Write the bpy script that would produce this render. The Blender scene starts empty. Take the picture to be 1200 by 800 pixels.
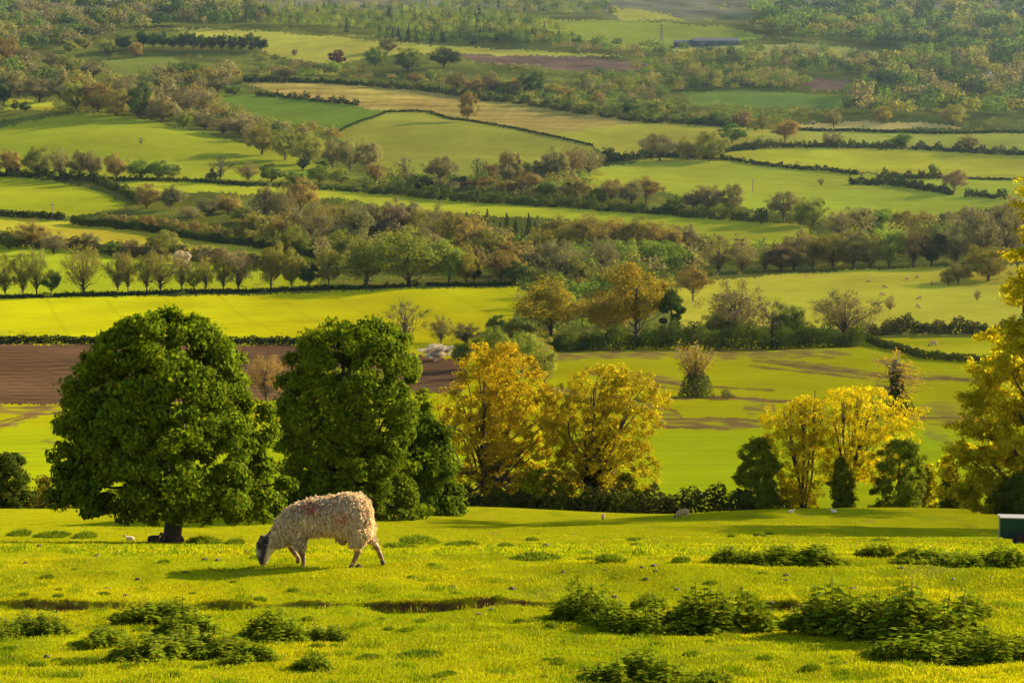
import bpy, math
import numpy as np
from mathutils import Vector

# ------------------------------------------------------------------ basics
scene = bpy.context.scene
COL = scene.collection
F = 2239.0                       # focal length in photograph pixels (1200 wide)
TH = math.atan(300.0 / F)        # camera looks down by this much
CT, ST = math.cos(TH), math.sin(TH)
rad = math.radians
SUN_AZ, SUN_EL = rad(57), rad(21)


def g_of(py):
    v = (400.0 - np.asarray(py, float)) / F
    return (v * CT - ST) / (CT + v * ST)


# ------------------------------------------------------------------ terrain
KN = [(1.5, None, -1.9), (4, None, -2.35), (8, None, -2.95), (12.5, 803, None), (15, 757, None), (18, 709, None),
      (19.6, 686, None), (21, 664, None), (22.2, 655, None), (24.5, 650, None), (30, 646, None), (40, 641.5, None),
      (52, 637, None), (62, 631, None), (75, 621, None), (90, 610, None), (104, 600.5, None), (112, 598, None),
      (120, 606, None), (128, 608, None), (140, 592, None), (170, 562, None), (210, 528, None), (260, 487, None),
      (320, 447, None), (380, 412, None), (410, 402, None), (470, 377, None), (560, 343, None), (620, 318, None),
      (700, 296, None), (800, 268, None), (900, 243, None), (1000, 220, None), (1150, 190, None), (1300, 158, None),
      (1450, 130, None), (1600, 106, None), (1800, 78, None), (2000, 55, None), (2200, 35, None), (2400, 20, None),
      (2700, 6, None), (3000, -8, None), (3400, -28, None), (4000, -60, None)]
KX = np.log(np.array([k[0] for k in KN], float))
KG = np.array([float(g_of(k[1])) if k[2] is None else k[2] / k[0] for k in KN])


def pchip(x, xs, ys):
    h = np.diff(xs)
    d = np.diff(ys) / h
    m = np.zeros_like(ys)
    for i in range(1, len(xs) - 1):
        if d[i - 1] * d[i] > 0:
            w1, w2 = 2 * h[i] + h[i - 1], h[i] + 2 * h[i - 1]
            m[i] = (w1 + w2) / (w1 / d[i - 1] + w2 / d[i])
    m[0], m[-1] = d[0], d[-1]
    i = np.clip(np.searchsorted(xs, x) - 1, 0, len(xs) - 2)
    t = (x - xs[i]) / h[i]
    return ((1 + 2 * t) * (1 - t) ** 2 * ys[i] + t * (1 - t) ** 2 * h[i] * m[i]
            + t * t * (3 - 2 * t) * ys[i + 1] + t * t * (t - 1) * h[i] * m[i + 1])


_SN = {}


def sines(x, y, wl, n, seed):
    key = (round(float(wl), 6), n, seed)
    if key not in _SN:
        r = np.random.RandomState(seed)
        q = []
        for i in range(n):
            a = r.uniform(0, math.pi)
            k = 2 * math.pi / (wl * r.uniform(0.55, 1.7))
            q.append((math.cos(a) * k, math.sin(a) * k, r.uniform(0, 6.28)))
        _SN[key] = q
    o = 0
    for kx, ky, p in _SN[key]:
        o = o + np.sin(x * kx + y * ky + p)
    return o / math.sqrt(n)


def sst(a, b, x):
    t = np.clip((x - a) / (b - a), 0, 1)
    return t * t * (3 - 2 * t)


def scar_line(X):
    return 17.85 + 0.10 * np.sin(X * 1.3) + 0.05 * np.sin(X * 3.7 + 1) + 0.025 * np.sin(X * 9.1 + 2)


def scar_amt(X):
    px = 600 + F * X / 18.2
    s = sines(X, X * 0, 0.8, 4, 91)
    a = sst(-80, 60, px) * (1 - sst(640, 680, px)) * (0.75 + 0.3 * s)
    a = a + sst(885, 895, px) * (1 - sst(935, 950, px)) * 0.95
    a = a * np.clip(1.05 + .3 * sines(X, X * 0, 1.7, 4, 92), .75, 1.1)
    a = a * (1 - 0.35 * sst(138, 150, px) * (1 - sst(215, 235, px)))
    return np.clip(a, 0, 1)


def height(X, Y):
    X, Y = np.asarray(X, float), np.asarray(Y, float)
    Yc = np.clip(Y, 1.5, 4000)
    u = 600 + F * X / Yc
    g = pchip(np.log(Yc), KX, KG)
    # broad hills of the far valley side, given as tangent offsets
    def hump(u0, su, y0, sy, amp):
        return amp / F * np.exp(-((u - u0) / su) ** 2) * np.exp(-((np.log(Yc / y0)) / sy) ** 2)
    g = g + hump(110, 170, 1330, .11, 14) + hump(520, 230, 1500, .09, 9) + hump(760, 260, 2150, .10, 7)
    g = g + hump(1080, 260, 600, .10, 5) + hump(960, 300, 1080, .08, -3)
    z = Yc * g
    far = sst(150, 420, Yc)
    z = z + far * (2.5 * sines(X, Y, 250, 6, 3) * sst(250, 900, Yc) + .25 * sines(X, Y, 60, 6, 4))
    nr = 1 - sst(60, 125, Yc)
    z = z + sst(28, 95, Yc) * (1 - sst(112, 124, Yc)) * (0.22 * sines(X, Y * .6, 13, 5, 8))
    amp = sst(3, 9, Yc) * nr
    z = z + amp * (0.020 * sines(X, Y, 2.3, 7, 5) + 0.010 * sines(X, Y, .75, 8, 6) * (1 - sst(26, 45, Yc)))
    # little terraces that the sheep have trodden
    s = scar_amt(X)
    d = Y - scar_line(X)
    z = z + s * (0.10 * sst(-0.035, 0.05, d) * np.exp(-np.maximum(d, 0) / 0.9) - 0.02 * np.exp(-(d / .18) ** 2))
    z = z + s * .012 * sines(X, Y, .12, 6, 31) * np.exp(-(d / .07) ** 2)
    l2 = 16.05 + .08 * np.sin(X * 1.7)
    px = 600 + F * X / 16.3
    s2 = sst(540, 565, px) * (1 - sst(800, 850, px)) * (.6 + .5 * sines(X, X * 0, .6, 4, 17))
    d2 = Y - l2
    z = z + np.clip(s2, 0, 1) * 0.04 * sst(-.05, .06, d2) * np.exp(-np.maximum(d2, 0) / .6)
    return z


def project(X, Y, Z):
    dep = Y * CT - Z * ST
    return 600 + F * X / dep, 400 - F * (Y * ST + Z * CT) / dep, dep


_YS = np.exp(np.linspace(math.log(9), math.log(3950), 700))


def at(px, py):
    """ground point seen at a photograph pixel: (X, Y, Z, metres per pixel)"""
    g = float(g_of(py))
    t = (px - 600) / F * (CT - g * ST)
    ys = _YS
    for k in range(2):
        _, pys, _ = project(t * ys, ys, height(t * ys, ys))
        i = int(np.argmax(pys <= py)) if (pys <= py).any() else len(ys) - 1
        Y = ys[i]
        ys = np.linspace(ys[max(0, i - 1)], ys[i], 40)
    X = t * Y
    Z = float(height(X, Y))
    return X, Y, Z, (Y * CT - Z * ST) / F


def at_depth(px, Y):
    g = float(height(0.0, Y)) / Y
    X = (px - 600) / F * (CT - g * ST) * Y
    Z = float(height(X, Y))
    return X, Y, Z, (Y * CT - Z * ST) / F


# ------------------------------------------------------------------ mesh helpers
def mesh_np(name, V, Q, mats=(), smooth=False, attrs=None, midx=None, loops=None):
    """V (n,3); Q (m,4) quads or (m,3) triangles"""
    V = np.ascontiguousarray(V, np.float32)
    Q = np.ascontiguousarray(Q, np.int32)
    me = bpy.data.meshes.new(name)
    k = Q.shape[1]
    me.vertices.add(len(V)); me.vertices.foreach_set('co', V.ravel())
    me.loops.add(Q.size); me.loops.foreach_set('vertex_index', Q.ravel())
    me.polygons.add(len(Q))
    me.polygons.foreach_set('loop_start', np.arange(0, Q.size, k, dtype=np.int32))
    me.polygons.foreach_set('loop_total', np.full(len(Q), k, np.int32))
    for m in mats:
        me.materials.append(m)
    if midx is not None:
        me.polygons.foreach_set('material_index', np.ascontiguousarray(midx, np.int32))
    me.polygons.foreach_set('use_smooth', np.full(len(Q), smooth, bool))
    if attrs is not None:
        for an, av in attrs.items():
            a = me.attributes.new(an, 'FLOAT_COLOR', 'POINT')
            c = np.ones((len(V), 4), np.float32)
            c[:, :3] = av
            a.data.foreach_set('color', c.ravel())
    me.update(calc_edges=True)
    me.validate()
    return me


class MB:
    """collects quad pieces (with a material index and a colour each) into one mesh"""
    def __init__(s):
        s.V, s.Q, s.M, s.C, s.n = [], [], [], [], 0

    def add(s, V, Q, m=0, c=None):
        V = np.asarray(V, float); Q = np.asarray(Q, int)
        if len(V) == 0:
            return
        s.V.append(V); s.Q.append(Q + s.n); s.M.append(np.full(len(Q), m))
        cc = np.ones((len(V), 3)) if c is None else np.broadcast_to(np.asarray(c, float), (len(V), 3))
        s.C.append(cc)
        s.n += len(V)

    def tube(s, P, R, m=0, sides=6, c=None, cap=False):
        P = np.asarray(P, float); R = np.asarray(R, float); k = len(P)
        T = np.gradient(P, axis=0)
        T /= np.linalg.norm(T, axis=1)[:, None] + 1e-9
        ref = np.array([0.31, 0.95, 0.05]) if abs(T[0][2]) > .7 else np.array([0, 0, 1.0])
        A = np.cross(T, ref); A /= np.linalg.norm(A, axis=1)[:, None] + 1e-9
        B = np.cross(T, A)
        an = np.linspace(0, 2 * math.pi, sides, endpoint=False)
        V = (P[:, None, :] + R[:, None, None] * (np.cos(an)[None, :, None] * A[:, None, :] + np.sin(an)[None, :, None] * B[:, None, :])).reshape(-1, 3)
        i, j = np.meshgrid(np.arange(k - 1) * sides, np.arange(sides), indexing='ij')
        a, b = i + j, i + (j + 1) % sides
        Q = np.stack([a, b, b + sides, a + sides], -1).reshape(-1, 4)
        if cap:
            e = (k - 1) * sides
            Q = np.concatenate([Q] + [np.array([[sides - 1 - q, sides - 2 - q, q + 1, q], [e + q, e + q + 1, e + sides - 2 - q, e + sides - 1 - q]]) for q in range(sides // 2 - 1)])
        s.add(V, Q, m, c)

    def box(s, x0, x1, y0, y1, z0, z1, m=0, c=None):
        V = [(x, y, z) for x in (x0, x1) for y in (y0, y1) for z in (z0, z1)]
        Q = [(0, 1, 3, 2), (4, 6, 7, 5), (0, 4, 5, 1), (2, 3, 7, 6), (0, 2, 6, 4), (1, 5, 7, 3)]
        s.add(V, Q, m, c)

    def leaves(s, P, N, L, W, rng, m=0, c=None, down=0.0):
        """rhombic leaves at P, facing about N, length L, width W"""
        n = len(P)
        if n == 0:
            return
        L = np.broadcast_to(L, (n,)); W = np.broadcast_to(W, (n,))
        N = N / (np.linalg.norm(N, axis=1)[:, None] + 1e-9)
        t = rng.normal(size=(n, 3)); t[:, 2] -= down
        t -= N * (t * N).sum(1)[:, None]
        t /= np.linalg.norm(t, axis=1)[:, None] + 1e-9
        b = np.cross(N, t)
        V = np.empty((n, 4, 3))
        V[:, 0] = P - t * (L * .5)[:, None]
        V[:, 1] = P + b * (W * .5)[:, None] - N * (W * .15)[:, None] - t * (L * .06)[:, None]
        V[:, 2] = P + t * (L * .5)[:, None] - N * (L * .08)[:, None]
        V[:, 3] = P - b * (W * .5)[:, None] - N * (W * .15)[:, None] - t * (L * .06)[:, None]
        if c is not None:
            c = np.repeat(np.broadcast_to(c, (n, 3)), 4, axis=0)
        s.add(V.reshape(-1, 3), np.arange(4 * n).reshape(n, 4), m, c)

    def mesh(s, name, mats, smooth=False, colour=False, scale=None, offset=None):
        V = np.concatenate(s.V)
        if offset is not None:
            V = V - np.asarray(offset)
        if scale is not None:
            V = V * np.asarray(scale)
        return mesh_np(name, V, np.concatenate(s.Q), mats, smooth,
                       {'col': np.concatenate(s.C)} if colour else None, np.concatenate(s.M))


def put(name, me, loc=(0, 0, 0), parent=None, rz=0.0, scale=None, colour=None):
    o = bpy.data.objects.new(name, me)
    COL.objects.link(o)
    if parent is not None:
        o.parent = parent
    o.location = loc
    o.rotation_euler = (0, 0, rz)
    if scale is not None:
        o.scale = scale
    if colour is not None:
        o.color = (*colour, 1)
    return o


LABELS = set()


def tag(o, label=None, cat=None, group=None, kind=None):
    if label:
        o['label'] = label
    if cat:
        o['category'] = cat
    if group:
        o['group'] = group
    if kind:
        o['kind'] = kind
    return o


# ------------------------------------------------------------------ materials
def new_mat(name):
    m = bpy.data.materials.new(name)
    m.use_nodes = True
    nt = m.node_tree
    nt.nodes.clear()
    return m, nt, nt.nodes, nt.links


def N(nt, t, **kw):
    n = nt.nodes.new(t)
    for k, v in kw.items():
        setattr(n, k, v)
    return n


def mathn(nt, op, a, b=None, c=None):
    n = nt.nodes.new('ShaderNodeMath'); n.operation = op
    for i, v in enumerate((a, b, c)):
        if v is None:
            continue
        if isinstance(v, (int, float)):
            n.inputs[i].default_value = v
        else:
            nt.links.new(v, n.inputs[i])
    return n.outputs[0]


def mixc(nt, f, a, b, blend='MIX'):
    n = nt.nodes.new('ShaderNodeMix'); n.data_type = 'RGBA'; n.blend_type = blend
    for s, v in ((n.inputs[0], f), (n.inputs[6], a), (n.inputs[7], b)):
        if isinstance(v, (int, float)):
            s.default_value = v
        elif isinstance(v, tuple):
            s.default_value = (*v[:3], 1)
        else:
            nt.links.new(v, s)
    return n.outputs[2]


def noise(nt, scale, detail=4, rough=.55, vec=None):
    n = nt.nodes.new('ShaderNodeTexNoise')
    n.inputs['Scale'].default_value = scale
    n.inputs['Detail'].default_value = detail
    n.inputs['Roughness'].default_value = rough
    if vec is not None:
        nt.links.new(vec, n.inputs['Vector'])
    return n.outputs['Fac']


def leaf_mat(name, source, spread=.45, trans=.45, gloss=0.0, rough=.5, tcol=(1.25, 1.15, .5)):
    """source: a colour tuple, 'object' (object colour) or 'col' (attribute)"""
    m, nt, nd, lk = new_mat(name)
    if source == 'object':
        c = N(nt, 'ShaderNodeObjectInfo').outputs['Color']
    elif source == 'col':
        c = N(nt, 'ShaderNodeAttribute', attribute_name='col').outputs['Color']
    else:
        r = N(nt, 'ShaderNodeRGB'); r.outputs[0].default_value = (*source, 1); c = r.outputs[0]
    isl = N(nt, 'ShaderNodeNewGeometry').outputs['Random Per Island']
    v = mathn(nt, 'ADD', mathn(nt, 'MULTIPLY', isl, 2 * spread), 1 - spread)
    hs = N(nt, 'ShaderNodeHueSaturation')
    lk.new(c, hs.inputs['Color']); lk.new(v, hs.inputs['Value'])
    h2 = mathn(nt, 'FRACT', mathn(nt, 'MULTIPLY', isl, 17.31))
    lk.new(mathn(nt, 'ADD', mathn(nt, 'MULTIPLY', h2, .05), .475), hs.inputs['Hue'])
    base = hs.outputs[0]
    tr = N(nt, 'ShaderNodeBsdfTranslucent')
    lk.new(mixc(nt, 1.0, base, tcol, 'MULTIPLY'), tr.inputs['Color'])
    out = N(nt, 'ShaderNodeOutputMaterial')
    mx = N(nt, 'ShaderNodeMixShader'); mx.inputs[0].default_value = trans
    if gloss > 0:
        p = N(nt, 'ShaderNodeBsdfPrincipled')
        lk.new(base, p.inputs['Base Color'])
        p.inputs['Roughness'].default_value = rough
        p.inputs['Specular IOR Level'].default_value = gloss
        lk.new(p.outputs[0], mx.inputs[1])
    else:
        d = N(nt, 'ShaderNodeBsdfDiffuse')
        lk.new(base, d.inputs['Color'])
        lk.new(d.outputs[0], mx.inputs[1])
    lk.new(tr.outputs[0], mx.inputs[2])
    lk.new(mx.outputs[0], out.inputs[0])
    return m


def plain_mat(name, col, rough=.8, var=.3, scale=8, metal=0.0, spec=.3, attr=False, bump=0.0):
    m, nt, nd, lk = new_mat(name)
    tc = N(nt, 'ShaderNodeTexCoord').outputs['Object']
    nz = noise(nt, scale, 5, .6, tc)
    if attr:
        c = N(nt, 'ShaderNodeAttribute', attribute_name='col').outputs['Color']
    else:
        r = N(nt, 'ShaderNodeRGB'); r.outputs[0].default_value = (*col, 1); c = r.outputs[0]
    hs = N(nt, 'ShaderNodeHueSaturation')
    lk.new(c, hs.inputs['Color'])
    lk.new(mathn(nt, 'ADD', mathn(nt, 'MULTIPLY', nz, 2 * var), 1 - var), hs.inputs['Value'])
    p = N(nt, 'ShaderNodeBsdfPrincipled')
    lk.new(hs.outputs[0], p.inputs['Base Color'])
    p.inputs['Roughness'].default_value = rough
    p.inputs['Metallic'].default_value = metal
    p.inputs['Specular IOR Level'].default_value = spec
    if bump:
        b = N(nt, 'ShaderNodeBump'); b.inputs['Strength'].default_value = bump
        lk.new(nz, b.inputs['Height']); lk.new(b.outputs[0], p.inputs['Normal'])
    o = N(nt, 'ShaderNodeOutputMaterial')
    lk.new(p.outputs[0], o.inputs[0])
    return m


def ground_mat(name, near):
    m, nt, nd, lk = new_mat(name)
    c = N(nt, 'ShaderNodeAttribute', attribute_name='col').outputs['Color']
    geo = N(nt, 'ShaderNodeNewGeometry').outputs['Position']
    if near:
        n1 = noise(nt, 1.1, 6, .6, geo)
        n2 = noise(nt, 9, 4, .6, geo)
        n3 = noise(nt, 45, 3, .6, geo)
        v = mathn(nt, 'ADD', mathn(nt, 'MULTIPLY', n1, .5), mathn(nt, 'ADD', mathn(nt, 'MULTIPLY', n2, .5), mathn(nt, 'MULTIPLY', n3, .6)))
        v = mathn(nt, 'ADD', v, .2)
        bh = mathn(nt, 'ADD', n3, mathn(nt, 'MULTIPLY', n2, 1.5)); bs, bd = .5, .05
    else:
        mp = N(nt, 'ShaderNodeMapping')
        mp.inputs['Rotation'].default_value = (0, 0, rad(8)); mp.inputs['Scale'].default_value = (.25, 1.6, 1)
        lk.new(geo, mp.inputs['Vector'])
        n1 = noise(nt, .012, 5, .55, geo)
        n2 = noise(nt, .12, 5, .6, geo)
        n3 = noise(nt, .35, 4, .6, mp.outputs[0])
        v = mathn(nt, 'ADD', mathn(nt, 'MULTIPLY', n1, .5), mathn(nt, 'ADD', mathn(nt, 'MULTIPLY', n2, .25), mathn(nt, 'MULTIPLY', n3, .35)))
        wv = N(nt, 'ShaderNodeTexWave'); wv.inputs['Scale'].default_value = .05; wv.inputs['Distortion'].default_value = 1.2; wv.inputs['Detail'].default_value = 2
        mp2 = N(nt, 'ShaderNodeMapping'); mp2.inputs['Rotation'].default_value = (0, 0, rad(78)); lk.new(geo, mp2.inputs['Vector']); lk.new(mp2.outputs[0], wv.inputs['Vector'])
        n4 = noise(nt, .035, 6, .65, geo)
        v = mathn(nt, 'ADD', v, mathn(nt, 'MULTIPLY', wv.outputs['Fac'], .06))
        v = mathn(nt, 'ADD', v, mathn(nt, 'MULTIPLY', n4, .7))
        v = mathn(nt, 'ADD', v, .07)
        bh = mathn(nt, 'ADD', n3, n2); bs, bd = .35, .5
    hs = N(nt, 'ShaderNodeHueSaturation')
    lk.new(c, hs.inputs['Color']); lk.new(v, hs.inputs['Value'])
    lk.new(mathn(nt, 'ADD', mathn(nt, 'MULTIPLY', n1, .06), .47), hs.inputs['Hue'])
    d = N(nt, 'ShaderNodeBsdfDiffuse'); d.inputs['Roughness'].default_value = 1
    lk.new(hs.outputs[0], d.inputs['Color'])
    b = N(nt, 'ShaderNodeBump'); b.inputs['Strength'].default_value = bs; b.inputs['Distance'].default_value = bd
    lk.new(bh, b.inputs['Height']); lk.new(b.outputs[0], d.inputs['Normal'])
    o = N(nt, 'ShaderNodeOutputMaterial')
    lk.new(d.outputs[0], o.inputs[0])
    return m


M_LEAF = leaf_mat('foliage_tinted', 'object', .24, .42, tcol=(1.15, 1.1, .5))
M_LIGHT = leaf_mat('foliage_young', 'object', .4, .52)
M_LEAFC = leaf_mat('foliage_mixed', 'col', .17, .36, tcol=(1.15, 1.1, .5))
M_GLOSSY = leaf_mat('foliage_dense', 'object', .5, .42, tcol=(1.5, 1.45, .3))
M_GRASS = leaf_mat('grass_blades', 'col', .26, .42, tcol=(1.1, 1.05, .5))
M_BARK = plain_mat('bark', (.045, .033, .022), .95, .5, 6, bump=.3)
M_BARK_PALE = plain_mat('pale_bark', (.12, .09, .06), .95, .5, 6)
M_NEAR = ground_mat('pasture_turf', True)
M_FAR = ground_mat('farmland', False)

# ------------------------------------------------------------------ ground
def poly_in(px, py, P):
    P = np.asarray(P, float)
    ins = np.zeros(px.shape, bool)
    j = len(P) - 1
    for i in range(len(P)):
        xi, yi, xj, yj = P[i][0], P[i][1], P[j][0], P[j][1]
        if yi != yj:
            ins ^= ((yi > py) != (yj > py)) & (px < (xj - xi) * (py - yi) / (yj - yi) + xi)
        j = i
    return ins


GR = (.255, .245, .0035)        # sunlit pasture
# near pasture sheet
def grid(us, Ys):
    U, YY = np.meshgrid(us, Ys)
    X = (U - 600) / F * YY
    Z = height(X, YY)
    n, mcol = len(us), len(Ys)
    idx = np.arange(n * mcol).reshape(mcol, n)
    Q = np.stack([idx[:-1, :-1], idx[:-1, 1:], idx[1:, 1:], idx[1:, :-1]], -1).reshape(-1, 4)
    return np.stack([X, YY, Z], -1).reshape(-1, 3), Q


us = np.concatenate([np.linspace(-1400, -140, 60), np.linspace(-120, 1320, 620), np.linspace(1340, 2600, 60)])
Ys = np.concatenate([np.geomspace(1.5, 10.8, 40), np.arange(11, 26, .045), np.geomspace(26.05, 119, 240)])
V, Q = grid(us, Ys)
SOIL = np.array((.085, .04, .015))
c = np.tile(np.array(GR), (len(V), 1))
px_, py_, _ = project(V[:, 0], V[:, 1], V[:, 2])
d = V[:, 1] - scar_line(V[:, 0])
s = scar_amt(V[:, 0]) * sst(-.055, -.03, d) * (1 - sst(.03, .06, d))
s = np.clip(s * 1.3 * (.8 + .5 * sines(V[:, 0], V[:, 1], .22, 6, 44)), 0, 1)
dark = sst(.4, 1.5, sines(V[:, 0], V[:, 1] * .5, 3.2, 7, 12)) * .35
c = c * (1 - dark[:, None]) + np.array((.10, .14, .006)) * dark[:, None]
dry = sst(.9, 1.9, sines(V[:, 0], V[:, 1] * .6, 1.6, 7, 13)) * .4
c = c * (1 - dry[:, None]) + np.array((.22, .15, .03)) * dry[:, None]
c = c * (1 - s[:, None]) + SOIL * s[:, None]
o = put('pasture', mesh_np('pasture', V, Q, [M_NEAR], True, {'col': c}))
tag(o, 'sloping bright yellow green sheep pasture across the foreground', kind='structure')

# valley floor and far hills: one sheet cut into fields
us = np.concatenate([np.linspace(-1000, -130, 50), np.linspace(-120, 1320, 880), np.linspace(1330, 2200, 50)])
Yd = np.exp(np.linspace(math.log(117.5), math.log(4000), 20000))
gd = pchip(np.log(Yd), KX, KG)
pyd = 400 - F * (ST + gd * CT) / (CT - gd * ST)
cum = np.concatenate([[0], np.cumsum(np.maximum(np.abs(np.diff(pyd)), np.diff(Yd) / 18))])
Ys = np.interp(np.arange(0, cum[-1], .95), cum, Yd)
Ys[-1] = 4000
V, Q = grid(us, Ys)
px_, py_, _ = project(V[:, 0], V[:, 1], V[:, 2])
fc = V[Q].mean(1)
fpx, fpy, _ = project(fc[:, 0], fc[:, 1], fc[:, 2])
# wobble the field edges a little so that they are not ruler-straight
jr = np.random.RandomState(77)
wpx = fpx + 2.0 * np.sin(fpy * .21) + jr.normal(0, 1.2, len(fpx))
wpy = fpy + .7 * np.sin(fpx * .083) + .5 * np.sin(fpx * .21 + 1) + .5 * np.sin(fpx * .73) + jr.normal(0, .55, len(fpx))

WOODFLOOR = (.085, .095, .02)
HEATH = (.135, .115, .06)
FIELDS = [  # name, label, colour, polygon in photograph pixels (far to near)
    ('grass_field', 'smooth green hill field high in the middle distance below the heath', (.19, .22, .035), [(626, 22), (700, 24), (800, 28), (850, 32), (900, 41), (870, 48), (800, 54), (745, 59), (690, 50), (655, 41)]),
    ('grass_field', 'small pale green field on the skyline hill above the smooth green field', (.26, .24, .05), [(715, 12), (740, 9), (775, 16), (805, 24), (725, 24)]),
    ('pale_field', 'narrow pale strip field above the dark wood at upper right', (.28, .27, .09), [(780, 56), (890, 53), (960, 52), (1020, 60), (1080, 75), (1060, 76), (1000, 69), (900, 63), (790, 60)]),
    ('pale_field', 'long pale yellow strip field below the larch wood at upper left', (.27, .26, .05), [(205, 33), (300, 36), (400, 44), (480, 51), (560, 56), (740, 66), (600, 67), (500, 62), (440, 66), (395, 76), (320, 66), (300, 55), (230, 43)]),
    ('ploughed_field', 'far brown ploughed strip among trees at upper centre', (.13, .078, .045), [(520, 62), (600, 65), (680, 66), (765, 74), (735, 86), (650, 81), (560, 72)]),
    ('ploughed_field', 'small pinkish brown ploughed field under the dark wood at upper right', (.17, .10, .055), [(930, 89), (1022, 95), (1012, 107), (955, 105)]),
    ('grass_field', 'flat blue green field before the far woods right of centre', (.11, .16, .035), [(795, 107), (870, 107), (980, 112), (990, 126), (900, 126), (810, 122)]),
    ('grass_field', 'shaded green field among the upper left woods', (.12, .14, .03), [(118, 70), (205, 66), (220, 86), (140, 90)]),
    ('grass_field', 'little sunlit yellow clearing at the left edge above the humped field', (.24, .24, .02), [(8, 116), (60, 119), (68, 128), (8, 129)]),
    ('stubble_field', 'tan brown field curving over the middle hill behind the lone tree', (.27, .195, .065), [(285, 96), (400, 97), (480, 103), (540, 110), (600, 118), (700, 133), (760, 142), (690, 152), (645, 158), (560, 143), (500, 131), (455, 130), (380, 119), (330, 113)]),
    ('grass_field', 'yellow green corner at the right end of the tan hill field', (.28, .245, .04), [(645, 158), (690, 152), (760, 142), (850, 149), (905, 152), (880, 166), (800, 182), (720, 185), (690, 170)]),
    ('grass_field', 'dark green bank under the left end of the tan hill field', (.10, .15, .022), [(245, 110), (285, 110), (330, 113), (380, 119), (455, 130), (405, 151), (350, 146), (262, 134)]),
    ('grass_field', 'dull green hillside field below the lone tree', (.19, .19, .035), [(392, 158), (405, 151), (455, 131), (500, 132), (560, 144), (645, 159), (690, 170), (700, 188), (600, 208), (480, 205), (430, 190)]),
    ('grass_field', 'humped green field at the left with woods along its crest', (.19, .215, .018), [(-260, 140), (0, 151), (50, 138), (100, 131), (150, 136), (230, 154), (300, 172), (370, 190), (395, 202), (330, 212), (200, 210), (0, 206), (-260, 206)]),
    ('grass_field', 'green sloping field at the left edge under the row of brown trees', (.21, .24, .012), [(-260, 206), (0, 207), (60, 211), (110, 222), (152, 240), (90, 254), (0, 247), (-260, 240)]),
    ('grass_field', 'long narrow green strip field running across the middle distance', (.25, .265, .02), [(118, 213), (200, 211), (300, 218), (400, 224), (480, 229), (600, 238), (700, 246), (800, 253), (945, 264), (955, 290), (905, 304), (835, 304), (790, 272), (700, 258), (600, 254), (480, 247), (400, 233), (300, 227), (180, 224)]),
    ('pale_field', 'pale sandy strip at the far right beyond the hedged green fields', (.40, .29, .13), [(935, 146), (1000, 142), (1100, 145), (1130, 149), (1040, 152), (935, 151)]),
    ('grass_field', 'pale green field under the sandy strip at the right', (.25, .25, .05), [(900, 152), (1050, 154), (1480, 158), (1480, 180), (1200, 179), (1100, 173), (930, 171), (890, 165)]),
    ('grass_field', 'bright flat yellow green field at the right between two hedges', (.31, .295, .03), [(845, 180), (900, 172), (1000, 173), (1200, 179), (1480, 180), (1480, 209), (1100, 208), (1000, 201), (900, 192), (850, 186)]),
    ('grass_field', 'large green field right of centre between hedgerows', (.25, .275, .03), [(640, 216), (700, 197), (770, 186), (850, 187), (960, 198), (1060, 209), (1480, 212), (1480, 240), (1180, 243), (1080, 252), (1000, 255), (940, 252), (850, 240), (760, 222), (690, 222)]),
    ('pale_field', 'thin pale yellow strip field left of the brown wood', (.29, .25, .025), [(-260, 250), (0, 254), (60, 257), (110, 264), (205, 276), (300, 288), (385, 305), (375, 314), (330, 310), (240, 296), (80, 284), (0, 271), (-260, 262)]),
    ('grass_field', 'green field seen between the trunks of the left tree row', (.22, .26, .012), [(-260, 288), (0, 284), (80, 290), (200, 301), (330, 314), (380, 318), (370, 336), (0, 346), (-260, 350)]),
    ('grass_field', 'pale hill field with scattered sheep at the right', (.34, .29, .035), [(775, 345), (820, 331), (900, 322), (1000, 316), (1110, 312), (1200, 309), (1480, 306), (1480, 392), (1200, 390), (1030, 386), (960, 384), (800, 382)]),
    ('crop_field', 'brilliant yellow green crop field behind the two dark trees', (.295, .288, .002), [(-260, 352), (0, 349), (300, 345), (480, 338), (612, 336), (622, 345), (606, 366), (590, 384), (520, 398), (330, 403), (0, 394), (-260, 392)]),
    ('ploughed_field', 'reddish brown ploughed field behind the chestnut tree', (.088, .048, .021), [(-260, 402), (0, 403), (330, 404), (420, 408), (545, 422), (545, 459), (300, 470), (0, 474), (-260, 474)]),
    ('grass_field', 'small bright strip between hedges at the right beyond the valley field', (.29, .28, .012), [(1035, 404), (1480, 401), (1480, 416), (1100, 417), (1050, 414)]),
]
fid = np.full(len(Q), -1)
for i, (_, _, _, P) in enumerate(FIELDS):
    fid[poly_in(wpx, wpy, P)] = i
valley = (fid < 0) & (fpy > 396)
fid[valley] = len(FIELDS)
FIELDS.append(('valley_field', 'broad green valley field with bare soil patches beyond the near hedge', (.235, .235, .003), None))
fid[fid < 0] = len(FIELDS)
FIELDS.append(('terrain', 'rough wooded ground and heath on the far hills', WOODFLOOR, None))
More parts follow.
